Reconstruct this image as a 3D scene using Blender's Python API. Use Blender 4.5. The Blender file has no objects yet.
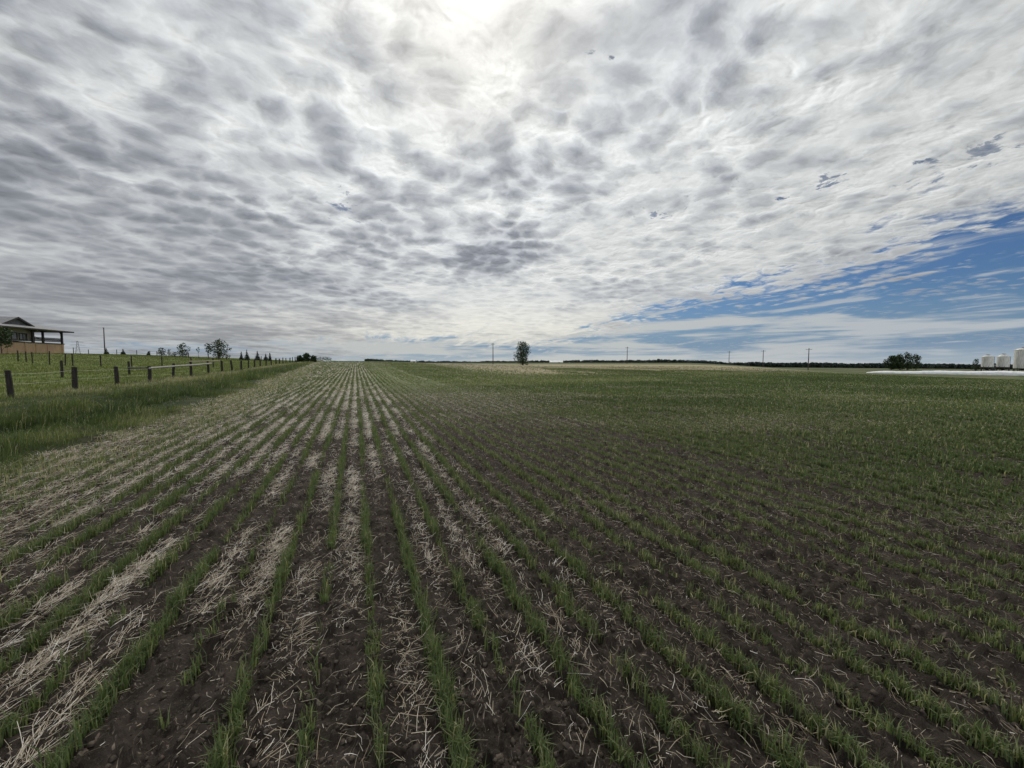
import bpy, math, random
import numpy as np
from math import sin, cos, pi, radians
from mathutils import Vector, Matrix

# ------------------------------------------------------------------ camera
scn = bpy.context.scene
CAM_H = 1.55
YAW = 21.8
PITCH = 3.375
cam_d = bpy.data.cameras.new('camera')
cam_d.sensor_width = 36.0
cam_d.lens = 36.0 * 390.0 / 1024.0
cam_d.clip_start = 0.05
cam_d.clip_end = 20000
cam = bpy.data.objects.new('camera', cam_d)
cam.location = (0, 0, CAM_H)
cam.rotation_euler = (radians(90 - PITCH), 0, radians(-YAW))
scn.collection.objects.link(cam)
scn.camera = cam

# ------------------------------------------------------------------ exposure
scn.view_settings.view_transform = 'Standard'
scn.view_settings.look = 'None'
scn.view_settings.exposure = 0.35
scn.view_settings.gamma = 1.0
scn.view_settings.use_curve_mapping = False

# ------------------------------------------------------------------ node shorthand
class NT:
    def __init__(s, tree):
        s.t = tree
    def node(s, kind, **kw):
        n = s.t.nodes.new(kind)
        for k, v in kw.items():
            setattr(n, k, v)
        return n
    def put(s, sock, v):
        if v is None: return
        if hasattr(v, 'is_linked') or isinstance(v, bpy.types.NodeSocket):
            s.t.links.new(v, sock)
        else:
            sock.default_value = v
    def m(s, op, a, b=None, c=None, clamp=False):
        n = s.node('ShaderNodeMath', operation=op, use_clamp=clamp)
        for i, v in enumerate((a, b, c)):
            s.put(n.inputs[i], v)
        return n.outputs[0]
    def vm(s, op, a, b=None, scale=None):
        n = s.node('ShaderNodeVectorMath', operation=op)
        s.put(n.inputs[0], a); s.put(n.inputs[1], b)
        if scale is not None: s.put(n.inputs['Scale'], scale)
        return n.outputs['Value'] if op in ('DOT_PRODUCT', 'LENGTH', 'DISTANCE') else n.outputs['Vector']
    def xyz(s, x, y, z):
        n = s.node('ShaderNodeCombineXYZ')
        for i, v in enumerate((x, y, z)): s.put(n.inputs[i], v)
        return n.outputs[0]
    def sep(s, v):
        n = s.node('ShaderNodeSeparateXYZ'); s.put(n.inputs[0], v)
        return n.outputs[0], n.outputs[1], n.outputs[2]
    def noise(s, v, scale, detail=2.0, rough=0.5, dist=0.0, dim='3D', lac=2.0):
        n = s.node('ShaderNodeTexNoise', noise_dimensions=dim)
        s.put(n.inputs['Vector'], v)
        n.inputs['Scale'].default_value = scale
        n.inputs['Detail'].default_value = detail
        n.inputs['Roughness'].default_value = rough
        n.inputs['Lacunarity'].default_value = lac
        n.inputs['Distortion'].default_value = dist
        return n.outputs
    def voro(s, v, scale, smooth=0.5, feature='SMOOTH_F1', dim='3D', rnd=1.0):
        n = s.node('ShaderNodeTexVoronoi', voronoi_dimensions=dim, feature=feature)
        s.put(n.inputs['Vector'], v)
        n.inputs['Scale'].default_value = scale
        n.inputs['Randomness'].default_value = rnd
        if feature == 'SMOOTH_F1': n.inputs['Smoothness'].default_value = smooth
        return n.outputs
    def ss(s, v, a, b, lo=0.0, hi=1.0):
        n = s.node('ShaderNodeMapRange', interpolation_type='SMOOTHSTEP')
        s.put(n.inputs[0], v)
        for i, x in enumerate((a, b, lo, hi)): s.put(n.inputs[i + 1], x)
        return n.outputs[0]
    def lin(s, v, a, b, lo=0.0, hi=1.0):
        n = s.node('ShaderNodeMapRange')
        s.put(n.inputs[0], v)
        for i, x in enumerate((a, b, lo, hi)): s.put(n.inputs[i + 1], x)
        return n.outputs[0]
    def mix(s, f, a, b, blend='MIX'):
        n = s.node('ShaderNodeMix', data_type='RGBA', blend_type=blend)
        s.put(n.inputs[0], f)
        for sock, v in ((n.inputs[6], a), (n.inputs[7], b)):
            if isinstance(v, tuple) and len(v) == 3: v = v + (1.0,)
            s.put(sock, v)
        return n.outputs[2]

# ------------------------------------------------------------------ sky with a broken altocumulus sheet
SUN_EL, SUN_AZ = 43.0, 15.5
SKY_K = 0.1
GAPS = [(0.0, 2.22, 0.16), (0.07, 2.19, 0.12), (0.62, 0.97, 0.10), (1.55, 1.42, 0.14), (1.70, 1.25, 0.11), (2.11, 0.77, 0.14), (2.15, 0.82, 0.13), (0.82, 1.47, 0.07), (1.47, 1.65, 0.10), (1.87, 1.13, 0.09)]
world = bpy.data.worlds.new('World')
scn.world = world
world.use_nodes = True
w = NT(world.node_tree)
world.node_tree.nodes.clear()
sky = w.node('ShaderNodeTexSky', sky_type='NISHITA')
sky.sun_disc = False
sky.sun_elevation = radians(SUN_EL)
sky.sun_rotation = radians(SUN_AZ)
sky.air_density = 1.0; sky.dust_density = 0.6; sky.ozone_density = 2.0
dirv = w.vm('NORMALIZE', w.node('ShaderNodeTexCoord').outputs['Generated'])
dx, dy, dz = w.sep(dirv)
zc = w.m('MAXIMUM', dz, 0.0)
inv = w.m('DIVIDE', 1.0, w.m('ADD', zc, 0.10))
px, py = w.m('MULTIPLY', dx, inv), w.m('MULTIPLY', dy, inv)
P = w.xyz(px, py, 0.0)                                                          # where a ray meets the sheet
ca, sa = cos(radians(24)), sin(radians(24))                                     # its bands run this way
u = w.m('ADD', w.m('MULTIPLY', px, ca * 0.75), w.m('MULTIPLY', py, sa * 0.75))
v = w.m('ADD', w.m('MULTIPLY', px, -sa * 1.05), w.m('MULTIPLY', py, ca * 1.05))
B = w.xyz(u, v, 0.0)
sdir = (sin(radians(SUN_AZ)), cos(radians(SUN_AZ)))
sund = w.m('MAXIMUM', w.vm('DOT_PRODUCT', dirv, (cos(radians(SUN_EL)) * sdir[0], cos(radians(SUN_EL)) * sdir[1], sin(radians(SUN_EL)))), 0.0)
warp = w.noise(P, 2.2, 3.0, 0.55)['Color']
Pw = w.vm('ADD', P, w.vm('SCALE', w.vm('SUBTRACT', warp, (0.5, 0.5, 0.5)), scale=0.20))
def puffs(vec):
    """height of the cloudlets: ragged cells of two sizes with finer curls on them"""
    wf = w.noise(vec, 13.0, 3.0, 0.6)['Color']
    q = w.vm('ADD', vec, w.vm('SCALE', w.vm('SUBTRACT', wf, (0.5, 0.5, 0.5)), scale=0.115))
    c1 = w.voro(q, 8.2, 0.22)['Distance']
    c2 = w.voro(q, 18.0, 0.25)['Distance']
    f = w.noise(q, 24.0, 4.0, 0.62)['Fac']
    h = w.m('ADD', w.m('MULTIPLY', w.m('SUBTRACT', 0.40, c1), 1.75), w.m('MULTIPLY', w.m('SUBTRACT', 0.40, c2), 0.50))
    return w.m('ADD', h, w.m('MULTIPLY', w.m('SUBTRACT', f, 0.5), 0.85)), c1
h0, cell = puffs(Pw)
# towards the sun's foot on the sheet
sfoot = (0.30 * 0.95, 1.0 * 0.93, 0.0)
tos = w.vm('NORMALIZE', w.vm('SUBTRACT', sfoot, P))
h1, _ = puffs(w.vm('ADD', Pw, w.vm('SCALE', tos, scale=0.018)))
relief = w.m('SUBTRACT', h0, h1)
low = w.noise(w.vm('ADD', B, (3.7, 1.2, 0.4)), 1.3, 3.0, 0.5)['Fac']            # large grey banks
mid = w.noise(w.vm('ADD', B, w.vm('SCALE', warp, scale=0.35)), 3.6, 3.0, 0.55)['Fac']
puff = w.m('MULTIPLY', w.ss(dz, 0.05, 0.30, 0.30, 0.92), w.lin(px, -1.4, 0.1, 0.72, 1.0))
puff = w.m('MULTIPLY', puff, w.lin(w.noise(P, 1.7, 2.0)['Fac'], 0.3, 0.7, 0.55, 1.25))
th = w.m('ADD', w.m('MULTIPLY', w.m('SUBTRACT', low, 0.5), 2.2), w.m('MULTIPLY', w.m('SUBTRACT', mid, 0.5), 1.5))
th = w.m('ADD', th, w.m('MULTIPLY', h0, puff))
# thicker to the north-west, a grey bank in the north, thin at its eastern rim
bank = w.m('ADD', w.lin(px, -1.5, 0.5, 0.36, 0.0), w.ss(px, 0.3, 1.5, 0.0, -0.42))
kern = w.m('ADD', w.vm('DISTANCE', w.vm('MULTIPLY', P, (1.0, 0.62, 1.0)), (0.93, 1.57, 0.0)), w.m('MULTIPLY', w.m('SUBTRACT', mid, 0.5), 0.5))
bank = w.m('ADD', bank, w.ss(kern, 0.46, 0.04, 0.0, 1.5))
kern2 = w.m('ADD', w.vm('DISTANCE', w.vm('MULTIPLY', P, (0.6, 1.0, 1.0)), (-0.62, 2.1, 0.0)), w.m('MULTIPLY', w.m('SUBTRACT', mid, 0.5), 0.8))
bank = w.m('ADD', bank, w.ss(kern2, 0.75, 0.1, 0.0, 0.35))
bank = w.m('SUBTRACT', bank, w.m('MULTIPLY', w.m('POWER', sund, 70.0), 0.45))
ths = w.m('ADD', th, bank)
# where the sheet ends, feathered out into streaks
wis = w.noise(w.vm('MULTIPLY', Pw, (3.4, 0.75, 1.0)), 1.0, 5.0, 0.62, 0.6)['Fac']
rim = w.m('MINIMUM', w.m('SUBTRACT', 3.12, px), w.m('MULTIPLY', w.m('SUBTRACT', 6.4, py), 0.6))
rim = w.m('ADD', rim, w.m('MULTIPLY', w.m('SUBTRACT', wis, 0.5), 2.7))
cov = w.m('ADD', w.lin(rim, -0.45, 0.9, -0.75, 0.95), w.m('ADD', w.m('MULTIPLY', th, 0.7), w.lin(px, -0.2, 1.0, 0.6, 0.15)))
cov = w.m('ADD', cov, w.m('MULTIPLY', w.m('MULTIPLY', h0, w.ss(px, 2.2, 3.0)), 0.40))
# a few rents in it
tear = None
rg = w.noise(Pw, 9.0, 5.0, 0.65, 0.4)['Fac']
for gx_, gy_, gr in GAPS:
    q = w.ss(w.m('ADD', w.vm('DISTANCE', w.vm('MULTIPLY', P, (1.0, 0.7, 1.0)), (gx_, gy_ * 0.7, 0.0)), w.m('MULTIPLY', w.m('SUBTRACT', rg, 0.42), 0.75)), gr * 1.6, -0.04)
    tear = q if tear is None else w.m('MAXIMUM', tear, q)
cov = w.m('SUBTRACT', cov, w.m('MULTIPLY', tear, w.m('ADD', 0.9, w.m('MULTIPLY', w.ss(cell, 0.25, 0.7), 0.9))))
cover = w.ss(cov, -0.60, 0.36)
cover = w.m('MAXIMUM', cover, w.m('MULTIPLY', w.ss(tear, 0.0, 0.3), w.lin(rg, 0.3, 0.6, 0.15, 0.65)))
# light through the sheet: thin = bright, thick = grey, all brighter round the sun
shade = w.ss(ths, -0.95, 0.98)
near = w.m('POWER', sund, 14.0)
core = w.m('POWER', sund, 260.0)
wide = w.m('POWER', sund, 2.5)
thin_l = w.m('ADD', w.m('ADD', 0.42, w.m('MULTIPLY', wide, 0.18)), w.m('MULTIPLY', near, 0.05))
thick_l = w.m('ADD', 0.165, w.m('ADD', w.m('MULTIPLY', wide, 0.055), w.m('MULTIPLY', near, 0.09)))
L = w.m('ADD', w.m('MULTIPLY', thin_l, w.m('SUBTRACT', 1.0, shade)), w.m('MULTIPLY', thick_l, shade))
L = w.m('MULTIPLY', L, w.m('ADD', 1.0, w.m('MULTIPLY', w.m('MULTIPLY', relief, puff), 0.58)))
vein = w.m('MULTIPLY', w.ss(cell, 0.42, 0.78), w.m('MULTIPLY', puff, w.m('ADD', 0.02, w.m('MULTIPLY', wide, 0.12))))
L = w.m('ADD', L, vein)
L = w.m('ADD', L, w.m('MULTIPLY', core, 0.34))
# unseen cloud opposite the sun, brightened to light the field from the front; a warm glow low down under the sun
L = w.m('ADD', L, w.ss(dy, 0.0, -0.7, 0.0, 0.42))
L = w.m('ADD', L, w.m('MULTIPLY', w.ss(dz, 0.20, 0.05), w.m('MULTIPLY', w.m('POWER', sund, 5.0), 0.36)))
tint = w.mix(shade, (0.975, 1.0, 0.99), (0.90, 0.965, 1.09))
tint = w.mix(w.m('POWER', sund, 40.0), tint, (1.02, 1.0, 0.94))
low_el = w.ss(dz, 0.18, 0.04)
tint = w.mix(w.m('MULTIPLY', low_el, w.m('POWER', sund, 4.0)), tint, (1.10, 1.01, 0.76))
sheet = w.vm('SCALE', tint, scale=w.m('MULTIPLY', L, 1.0 / SKY_K))
# streaks of far cloud low over the horizon, wisps in the clear part
az = w.m('ARCTAN2', dx, dy)
S = w.xyz(w.m('MULTIPLY', az, 2.2), w.m('MULTIPLY', dz, 26.0), 0.3)
st = w.noise(S, 1.5, 4.0, 0.55, 0.5)['Fac']
st2 = w.noise(S, 4.5, 3.0, 0.6)['Fac']
sv = w.m('ADD', w.m('MULTIPLY', st, 0.75), w.m('MULTIPLY', st2, 0.25))
bandw = w.m('SUBTRACT', w.ss(dz, 0.16, 0.06, -0.20, 0.08), w.ss(dz, 0.045, 0.015, 0.0, 0.05))
streak = w.ss(w.m('ADD', sv, bandw), 0.48, 0.62)
wisp = w.noise(w.vm('ADD', w.vm('MULTIPLY', Pw, (2.6, 1.0, 1.0)), (1.3, 4.1, 0.0)), 1.0, 5.0, 0.6, 0.5)['Fac']
streak = w.m('MAXIMUM', streak, w.m('MULTIPLY', w.ss(wisp, 0.52, 0.68), 0.75))
streak_c = w.mix(w.m('POWER', sund, 3.0), (0.37, 0.40, 0.43), (0.54, 0.52, 0.43))
streak_c = w.vm('SCALE', streak_c, scale=1.0 / SKY_K)
# pale air at the foot of the sky
air = w.ss(dz, 0.15, 0.0, 0.0, 0.86)
air_c = w.vm('SCALE', w.mix(w.ss(dz, 0.035, 0.0), (0.16, 0.235, 0.34), (0.29, 0.35, 0.405)), scale=1.0 / SKY_K)
blue = w.vm('MULTIPLY', sky.outputs[0], w.mix(w.ss(dz, 0.18, 0.36), (0.20, 0.29, 0.42), (0.20, 0.22, 0.25)))
clear = w.mix(air, blue, air_c)
col = w.mix(w.m('MULTIPLY', streak, 0.85), clear, streak_c)
col = w.mix(cover, col, sheet)
bg = w.node('ShaderNodeBackground')
w.put(bg.inputs['Color'], col)
bg.inputs['Strength'].default_value = SKY_K
wo = w.node('ShaderNodeOutputWorld')
world.node_tree.links.new(bg.outputs[0], wo.inputs['Surface'])
world.cycles.sampling_method = 'MANUAL'
world.cycles.sample_map_resolution = 512

# ------------------------------------------------------------------ sun behind the cloud: soft
sun_d = bpy.data.lights.new('sun', 'SUN')
sun_d.energy = 1.5
sun_d.angle = radians(10)
sun_d.color = (1.0, 0.95, 0.87)
sun = bpy.data.objects.new('sun', sun_d)
sun.location = (20, 60, 60)
sun.rotation_euler = (radians(90 - SUN_EL), 0, radians(180 - SUN_AZ))
scn.collection.objects.link(sun)

# ------------------------------------------------------------------ small maths
rng = np.random.default_rng(11)
random.seed(11)

def sstep(v, a, b):
    t = np.clip((np.asarray(v, float) - a) / (b - a), 0, 1)
    return t * t * (3 - 2 * t)

def _hash(ix, iy, seed):
    h = (ix.astype(np.int64) * 374761393 + iy.astype(np.int64) * 668265263 + seed * 974711) & 0xffffffff
    h = ((h ^ (h >> 13)) * 1274126177) & 0xffffffff
    h = h ^ (h >> 16)
    return (h & 0xffff) / 65535.0

def vnoise(x, y, seed=0):
    ix, iy = np.floor(x), np.floor(y)
    fx, fy = x - ix, y - iy
    fx = fx * fx * (3 - 2 * fx); fy = fy * fy * (3 - 2 * fy)
    a, b = _hash(ix, iy, seed), _hash(ix + 1, iy, seed)
    c, e = _hash(ix, iy + 1, seed), _hash(ix + 1, iy + 1, seed)
    return (a * (1 - fx) + b * fx) * (1 - fy) + (c * (1 - fx) + e * fx) * fy

def fbm(x, y, octaves=4, seed=0, gain=0.5):
    s, a, tot = 0.0, 1.0, 0.0
    x = np.asarray(x, float); y = np.asarray(y, float)
    for o in range(octaves):
        s = s + a * vnoise(x, y, seed + o * 17); tot += a
        x = x * 2.03 + 11.3; y = y * 2.03 + 5.7; a *= gain
    return s / tot

# ------------------------------------------------------------------ lie of the land
ROW = 0.285
ROW0 = 0.06

def field_edge(y):
    return -4.25 - 0.045 * np.clip(y, 0, 90) + 0.5 * (fbm(np.asarray(y, float) * 0.5, 0 * np.asarray(y, float), 3, 5) - 0.5)

def terrain(x, y):
    x = np.asarray(x, float); y = np.asarray(y, float)
    d = np.hypot(x, y)
    rise = 1.45 * sstep(y, 5, 130) * (1 - sstep(x, -2, 55)) * (1 - 0.55 * sstep(y, 150, 420))
    hill = 1.75 * sstep(-x, 15, 62) * sstep(y, 35, 112) * (1 - 0.5 * sstep(d, 220, 600))
    dip = -3.7 * sstep(x - y, 0, 118) * sstep(d, 25, 120)
    far = np.maximum(-0.0125 * np.maximum(0, d - 350) * sstep(x - 0.1 * y, -60, 60), -60)
    ditch = -0.42 * np.exp(-((x + 8.0) / 1.1) ** 2) * (1 - sstep(y, 24, 40))
    bank = 0.12 * np.exp(-((x + 6.1) / 0.7) ** 2)
    hollow = -0.75 * np.exp(-((x + 7.5) / 0.9) ** 2 - ((y - 12.3) / 1.7) ** 2)
    return rise + hill + dip + far + ditch + bank + hollow

def micro(x, y):
    """furrows, clods and tussocks on top of the lie of the land"""
    x = np.asarray(x, float); y = np.asarray(y, float)
    r = np.hypot(x, y)
    inf = sstep(x - field_edge(y), -0.2, 0.5)
    k = 1 - sstep(r, 14, 30)
    fur = -0.016 * np.cos((x - ROW0) / ROW * 2 * pi) * inf * k
    clod = ((fbm(x * 9, y * 9, 4, 31, 0.6) - 0.5) * 0.065 + np.maximum(fbm(x * 26, y * 26, 2, 37) - 0.52, 0) * 0.13) * k * (0.35 + 0.65 * inf)
    broad = (fbm(x * 0.35, y * 0.35, 3, 41) - 0.5) * 0.10 * sstep(r, 1.5, 6) * (1 - sstep(r, 100, 200))
    tuss = (fbm(x * 1.1, y * 1.1, 3, 43) - 0.4) * 0.28 * (1 - inf) * (1 - sstep(r, 60, 120))
    return fur + clod + broad + tuss

def ground_z(x, y):
    return terrain(x, y) + micro(x, y)

def gz(x, y):
    return float(ground_z(np.array([x]), np.array([y]))[0])

# ------------------------------------------------------------------ objects
COL = scn.collection

def tag(o, label=None, cat=None, group=None, kind=None):
    for k, v in (('label', label), ('category', cat), ('group', group), ('kind', kind)):
        if v: o[k] = v
    return o

def empty(name, loc, rz=0.0):
    o = bpy.data.objects.new(name, None)
    o.empty_display_size = 0.3
    o.location = loc; o.rotation_euler = (0, 0, rz)
    COL.objects.link(o)
    return o

def mesh_np(name, verts, quads=None, tris=None, mat=None, tone=None, smooth=False, parent=None):
    me = bpy.data.meshes.new(name)
    verts = np.ascontiguousarray(verts, np.float32).reshape(-1, 3)
    me.vertices.add(len(verts)); me.vertices.foreach_set('co', verts.ravel())
    idx, tot = [], []
    if quads is not None and len(quads):
        idx.append(np.asarray(quads, np.int32).reshape(-1)); tot.append(np.full(len(quads), 4, np.int32))
    if tris is not None and len(tris):
        idx.append(np.asarray(tris, np.int32).reshape(-1)); tot.append(np.full(len(tris), 3, np.int32))
    idx = np.concatenate(idx); tot = np.concatenate(tot)
    st = np.concatenate(([0], np.cumsum(tot)[:-1])).astype(np.int32)
    me.loops.add(len(idx)); me.loops.foreach_set('vertex_index', idx)
    me.polygons.add(len(tot)); me.polygons.foreach_set('loop_start', st); me.polygons.foreach_set('loop_total', tot)
    if smooth: me.polygons.foreach_set('use_smooth', np.ones(len(tot), bool))
    me.update(calc_edges=True)
    if tone is not None:
        a = me.attributes.new('tone', 'FLOAT', 'POINT')
        a.data.foreach_set('value', np.ascontiguousarray(tone, np.float32))
    if mat: me.materials.append(mat)
    o = bpy.data.objects.new(name, me)
    COL.objects.link(o)
    if parent: o.parent = parent
    return o

class MB:
    """collects boxes, tubes and faces and links them as one mesh object"""
    def __init__(s): s.v, s.f = [], []
    def add(s, vs, fs):
        n = len(s.v); s.v += [tuple(v) for v in vs]; s.f += [tuple(i + n for i in f) for f in fs]
    def box(s, c, size, rz=0.0):
        hx, hy, hz = (q / 2 for q in size); C_, S_ = cos(rz), sin(rz)
        vs = []
        for dz_ in (-hz, hz):
            for a, b in ((-hx, -hy), (hx, -hy), (hx, hy), (-hx, hy)):
                vs.append((c[0] + a * C_ - b * S_, c[1] + a * S_ + b * C_, c[2] + dz_))
        s.add(vs, [(3, 2, 1, 0), (4, 5, 6, 7), (0, 1, 5, 4), (1, 2, 6, 5), (2, 3, 7, 6), (3, 0, 4, 7)])
    def tube(s, pts, radii, n=8, cap=True):
        pts = [Vector(p) for p in pts]
        if not hasattr(radii, '__len__'): radii = [radii] * len(pts)
        rings = []
        for i, p in enumerate(pts):
            a = pts[max(i - 1, 0)]; b = pts[min(i + 1, len(pts) - 1)]
            t = (b - a).normalized()
            up = Vector((0, 0, 1)) if abs(t.z) < 0.95 else Vector((1, 0, 0))
            e1 = t.cross(up).normalized(); e2 = e1.cross(t)
            rings.append([p + (e1 * cos(k * 2 * pi / n) + e2 * sin(k * 2 * pi / n)) * radii[i] for k in range(n)])
        vs = [q for r_ in rings for q in r_]
        fs = [(i * n + k, i * n + (k + 1) % n, (i + 1) * n + (k + 1) % n, (i + 1) * n + k) for i in range(len(pts) - 1) for k in range(n)]
        if cap:
            fs += [tuple(range(n - 1, -1, -1)), tuple((len(pts) - 1) * n + k for k in range(n))]
        s.add(vs, fs)
    def lathe(s, prof, n=32, c=(0, 0, 0)):
        vs = [(c[0] + r_ * cos(k * 2 * pi / n), c[1] + r_ * sin(k * 2 * pi / n), c[2] + z) for r_, z in prof for k in range(n)]
        fs = [(i * n + k, i * n + (k + 1) % n, (i + 1) * n + (k + 1) % n, (i + 1) * n + k) for i in range(len(prof) - 1) for k in range(n)]
        s.add(vs, fs)
    def build(s, name, mat, parent=None, smooth=False):
        me = bpy.data.meshes.new(name)
        me.from_pydata(s.v, [], s.f)
        me.materials.append(mat)
        if smooth: me.polygons.foreach_set('use_smooth', np.ones(len(me.polygons), bool))
        me.update()
        o = bpy.data.objects.new(name, me)
        COL.objects.link(o)
        if parent: o.parent = parent
        return o

# ------------------------------------------------------------------ materials
def new_mat(name):
    m = bpy.data.materials.new(name); m.use_nodes = True
    m.node_tree.nodes.clear()
    n = NT(m.node_tree)
    out = n.node('ShaderNodeOutputMaterial')
    return m, n, out

def solid(name, c1, c2, scale=3.0, rough=0.7, bump=0.0, bscale=30.0, stretch=(1, 1, 1), metal=0.0, spec=0.4):
    m, n, out = new_mat(name)
    co = n.vm('MULTIPLY', n.node('ShaderNodeTexCoord').outputs['Object'], stretch)
    f = n.ss(n.noise(co, scale, 5.0, 0.6)['Fac'], 0.32, 0.68)
    b = n.node('ShaderNodeBsdfPrincipled')
    n.put(b.inputs['Base Color'], n.mix(f, c1, c2))
    b.inputs['Roughness'].default_value = rough
    b.inputs['Metallic'].default_value = metal
    b.inputs['Specular IOR Level'].default_value = spec
    if bump:
        bp = n.node('ShaderNodeBump')
        bp.inputs['Strength'].default_value = bump; bp.inputs['Distance'].default_value = 0.02
        n.put(bp.inputs['Height'], n.noise(co, bscale, 4.0, 0.6)['Fac'])
        n.put(b.inputs['Normal'], bp.outputs[0])
    n.put(out.inputs['Surface'], b.outputs[0])
    return m

def leafy(name, stops, trans=0.35, rough=0.55, spec=0.25):
    """leaf or blade: colour from the plant's own tone, light passing through"""
    m, n, out = new_mat(name)
    at = n.node('ShaderNodeAttribute', attribute_name='tone')
    ramp = n.node('ShaderNodeValToRGB')
    el = ramp.color_ramp.elements
    while len(el) < len(stops): el.new(0.5)
    for e, (p, c) in zip(el, stops):
        e.position = p; e.color = (*c, 1)
    n.put(ramp.inputs[0], at.outputs['Fac'])
    b = n.node('ShaderNodeBsdfPrincipled')
    n.put(b.inputs['Base Color'], ramp.outputs[0])
    b.inputs['Roughness'].default_value = rough
    b.inputs['Specular IOR Level'].default_value = spec
    t = n.node('ShaderNodeBsdfTranslucent')
    n.put(t.inputs['Color'], n.mix(1.0, ramp.outputs[0], (1.1, 1.15, 0.72), 'MULTIPLY'))
    mx = n.node('ShaderNodeMixShader'); mx.inputs[0].default_value = trans
    n.put(mx.inputs[1], b.outputs[0]); n.put(mx.inputs[2], t.outputs[0])
    n.put(out.inputs['Surface'], mx.outputs[0])
    return m

M = {}
M['seedling'] = leafy('seedling_blades', [(0.0, (0.058, 0.084, 0.030)), (0.42, (0.116, 0.155, 0.062)), (0.75, (0.195, 0.222, 0.108)), (1.0, (0.40, 0.37, 0.23))])
M['verge'] = leafy('verge_grass_blades', [(0.0, (0.020, 0.038, 0.013)), (0.5, (0.085, 0.118, 0.040)), (0.82, (0.175, 0.198, 0.085)), (1.0, (0.36, 0.33, 0.22))])
M['pasture'] = leafy('pasture_blades', [(0.0, (0.074, 0.106, 0.025)), (0.6, (0.124, 0.150, 0.043)), (1.0, (0.28, 0.27, 0.13))])
M['straw'] = leafy('straw_stalks', [(0.0, (0.13, 0.095, 0.062)), (0.3, (0.33, 0.265, 0.175)), (0.62, (0.52, 0.45, 0.345)), (0.85, (0.62, 0.56, 0.48)), (1.0, (0.76, 0.72, 0.66))], trans=0.10, rough=0.42, spec=0.5)
M['leaf'] = leafy('tree_leaves', [(0.0, (0.018, 0.032, 0.012)), (0.6, (0.036, 0.058, 0.020)), (1.0, (0.07, 0.095, 0.035))], trans=0.2)
M['needle'] = leafy('spruce_needles', [(0.0, (0.012, 0.026, 0.014)), (1.0, (0.030, 0.050, 0.028))], trans=0.1)
M['farwood'] = leafy('far_wood_leaves', [(0.0, (0.026, 0.042, 0.036)), (0.7, (0.042, 0.062, 0.050)), (1.0, (0.07, 0.090, 0.065))], trans=0.08)
M['bark'] = solid('bark', (0.05, 0.04, 0.03), (0.10, 0.085, 0.07), 4, 0.9, 0.5)
M['post'] = solid('weathered_post', (0.012, 0.010, 0.008), (0.034, 0.028, 0.023), 5, 0.85, 0.6, 25, (4, 4, 0.5))
M['rail'] = solid('grey_rail', (0.22, 0.21, 0.19), (0.34, 0.32, 0.29), 4, 0.8, 0.4, 25, (0.5, 0.5, 4))
M['rail_tan'] = solid('tan_rail', (0.36, 0.30, 0.19), (0.48, 0.42, 0.29), 4, 0.8, 0.3, 25)
M['rail_dark'] = solid('dark_rail', (0.05, 0.045, 0.04), (0.10, 0.09, 0.08), 4, 0.85, 0.4, 25)
M['tape'] = solid('fence_tape', (0.55, 0.54, 0.50), (0.68, 0.67, 0.63), 8, 0.6)
M['wire'] = solid('fence_wire', (0.10, 0.10, 0.10), (0.20, 0.19, 0.18), 8, 0.5, metal=0.6)
M['pole'] = solid('pole_wood', (0.045, 0.036, 0.03), (0.09, 0.075, 0.06), 3, 0.85, 0.4, 12, (4, 4, 0.4))
M['steel'] = solid('grey_steel', (0.18, 0.19, 0.20), (0.30, 0.31, 0.32), 4, 0.5, metal=0.5)
M['dark_steel'] = solid('dark_steel', (0.02, 0.021, 0.022), (0.045, 0.045, 0.045), 4, 0.6)
M['bin'] = solid('white_bin_paint', (0.50, 0.49, 0.45), (0.76, 0.76, 0.73), 1.6, 0.45, 0.3, 6, stretch=(2.2, 2.2, 0.25))
M['bag'] = solid('white_bag_plastic', (0.74, 0.75, 0.75), (0.92, 0.93, 0.93), 0.9, 0.35, 0.8, 2.0, (1, 1, 1))
M['siding'] = solid('beige_siding', (0.29, 0.25, 0.20), (0.36, 0.31, 0.25), 2, 0.8, 0.2, 14, (0.2, 0.2, 6))
M['trim'] = solid('dark_trim', (0.018, 0.015, 0.014), (0.035, 0.03, 0.028), 4, 0.7)
M['roof'] = solid('grey_roof', (0.16, 0.16, 0.165), (0.22, 0.22, 0.225), 3, 0.6, 0.3, 20)
M['gable'] = solid('gable_cladding', (0.08, 0.08, 0.085), (0.12, 0.12, 0.125), 3, 0.7)
M['skirt'] = solid('reddish_boards', (0.33, 0.215, 0.125), (0.46, 0.32, 0.195), 3, 0.75, 0.3, 12, (5, 5, 0.25))
M['barn'] = solid('white_barn_wall', (0.60, 0.60, 0.58), (0.72, 0.72, 0.70), 1, 0.6)
M['barnroof'] = solid('pale_barn_roof', (0.48, 0.50, 0.52), (0.58, 0.60, 0.62), 1, 0.5)
gm, n, out = new_mat('window_glass')
b = n.node('ShaderNodeBsdfPrincipled'); b.inputs['Base Color'].default_value = (0.10, 0.10, 0.095, 1); b.inputs['Roughness'].default_value = 0.06
n.put(out.inputs['Surface'], b.outputs[0]); M['glass'] = gm

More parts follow.
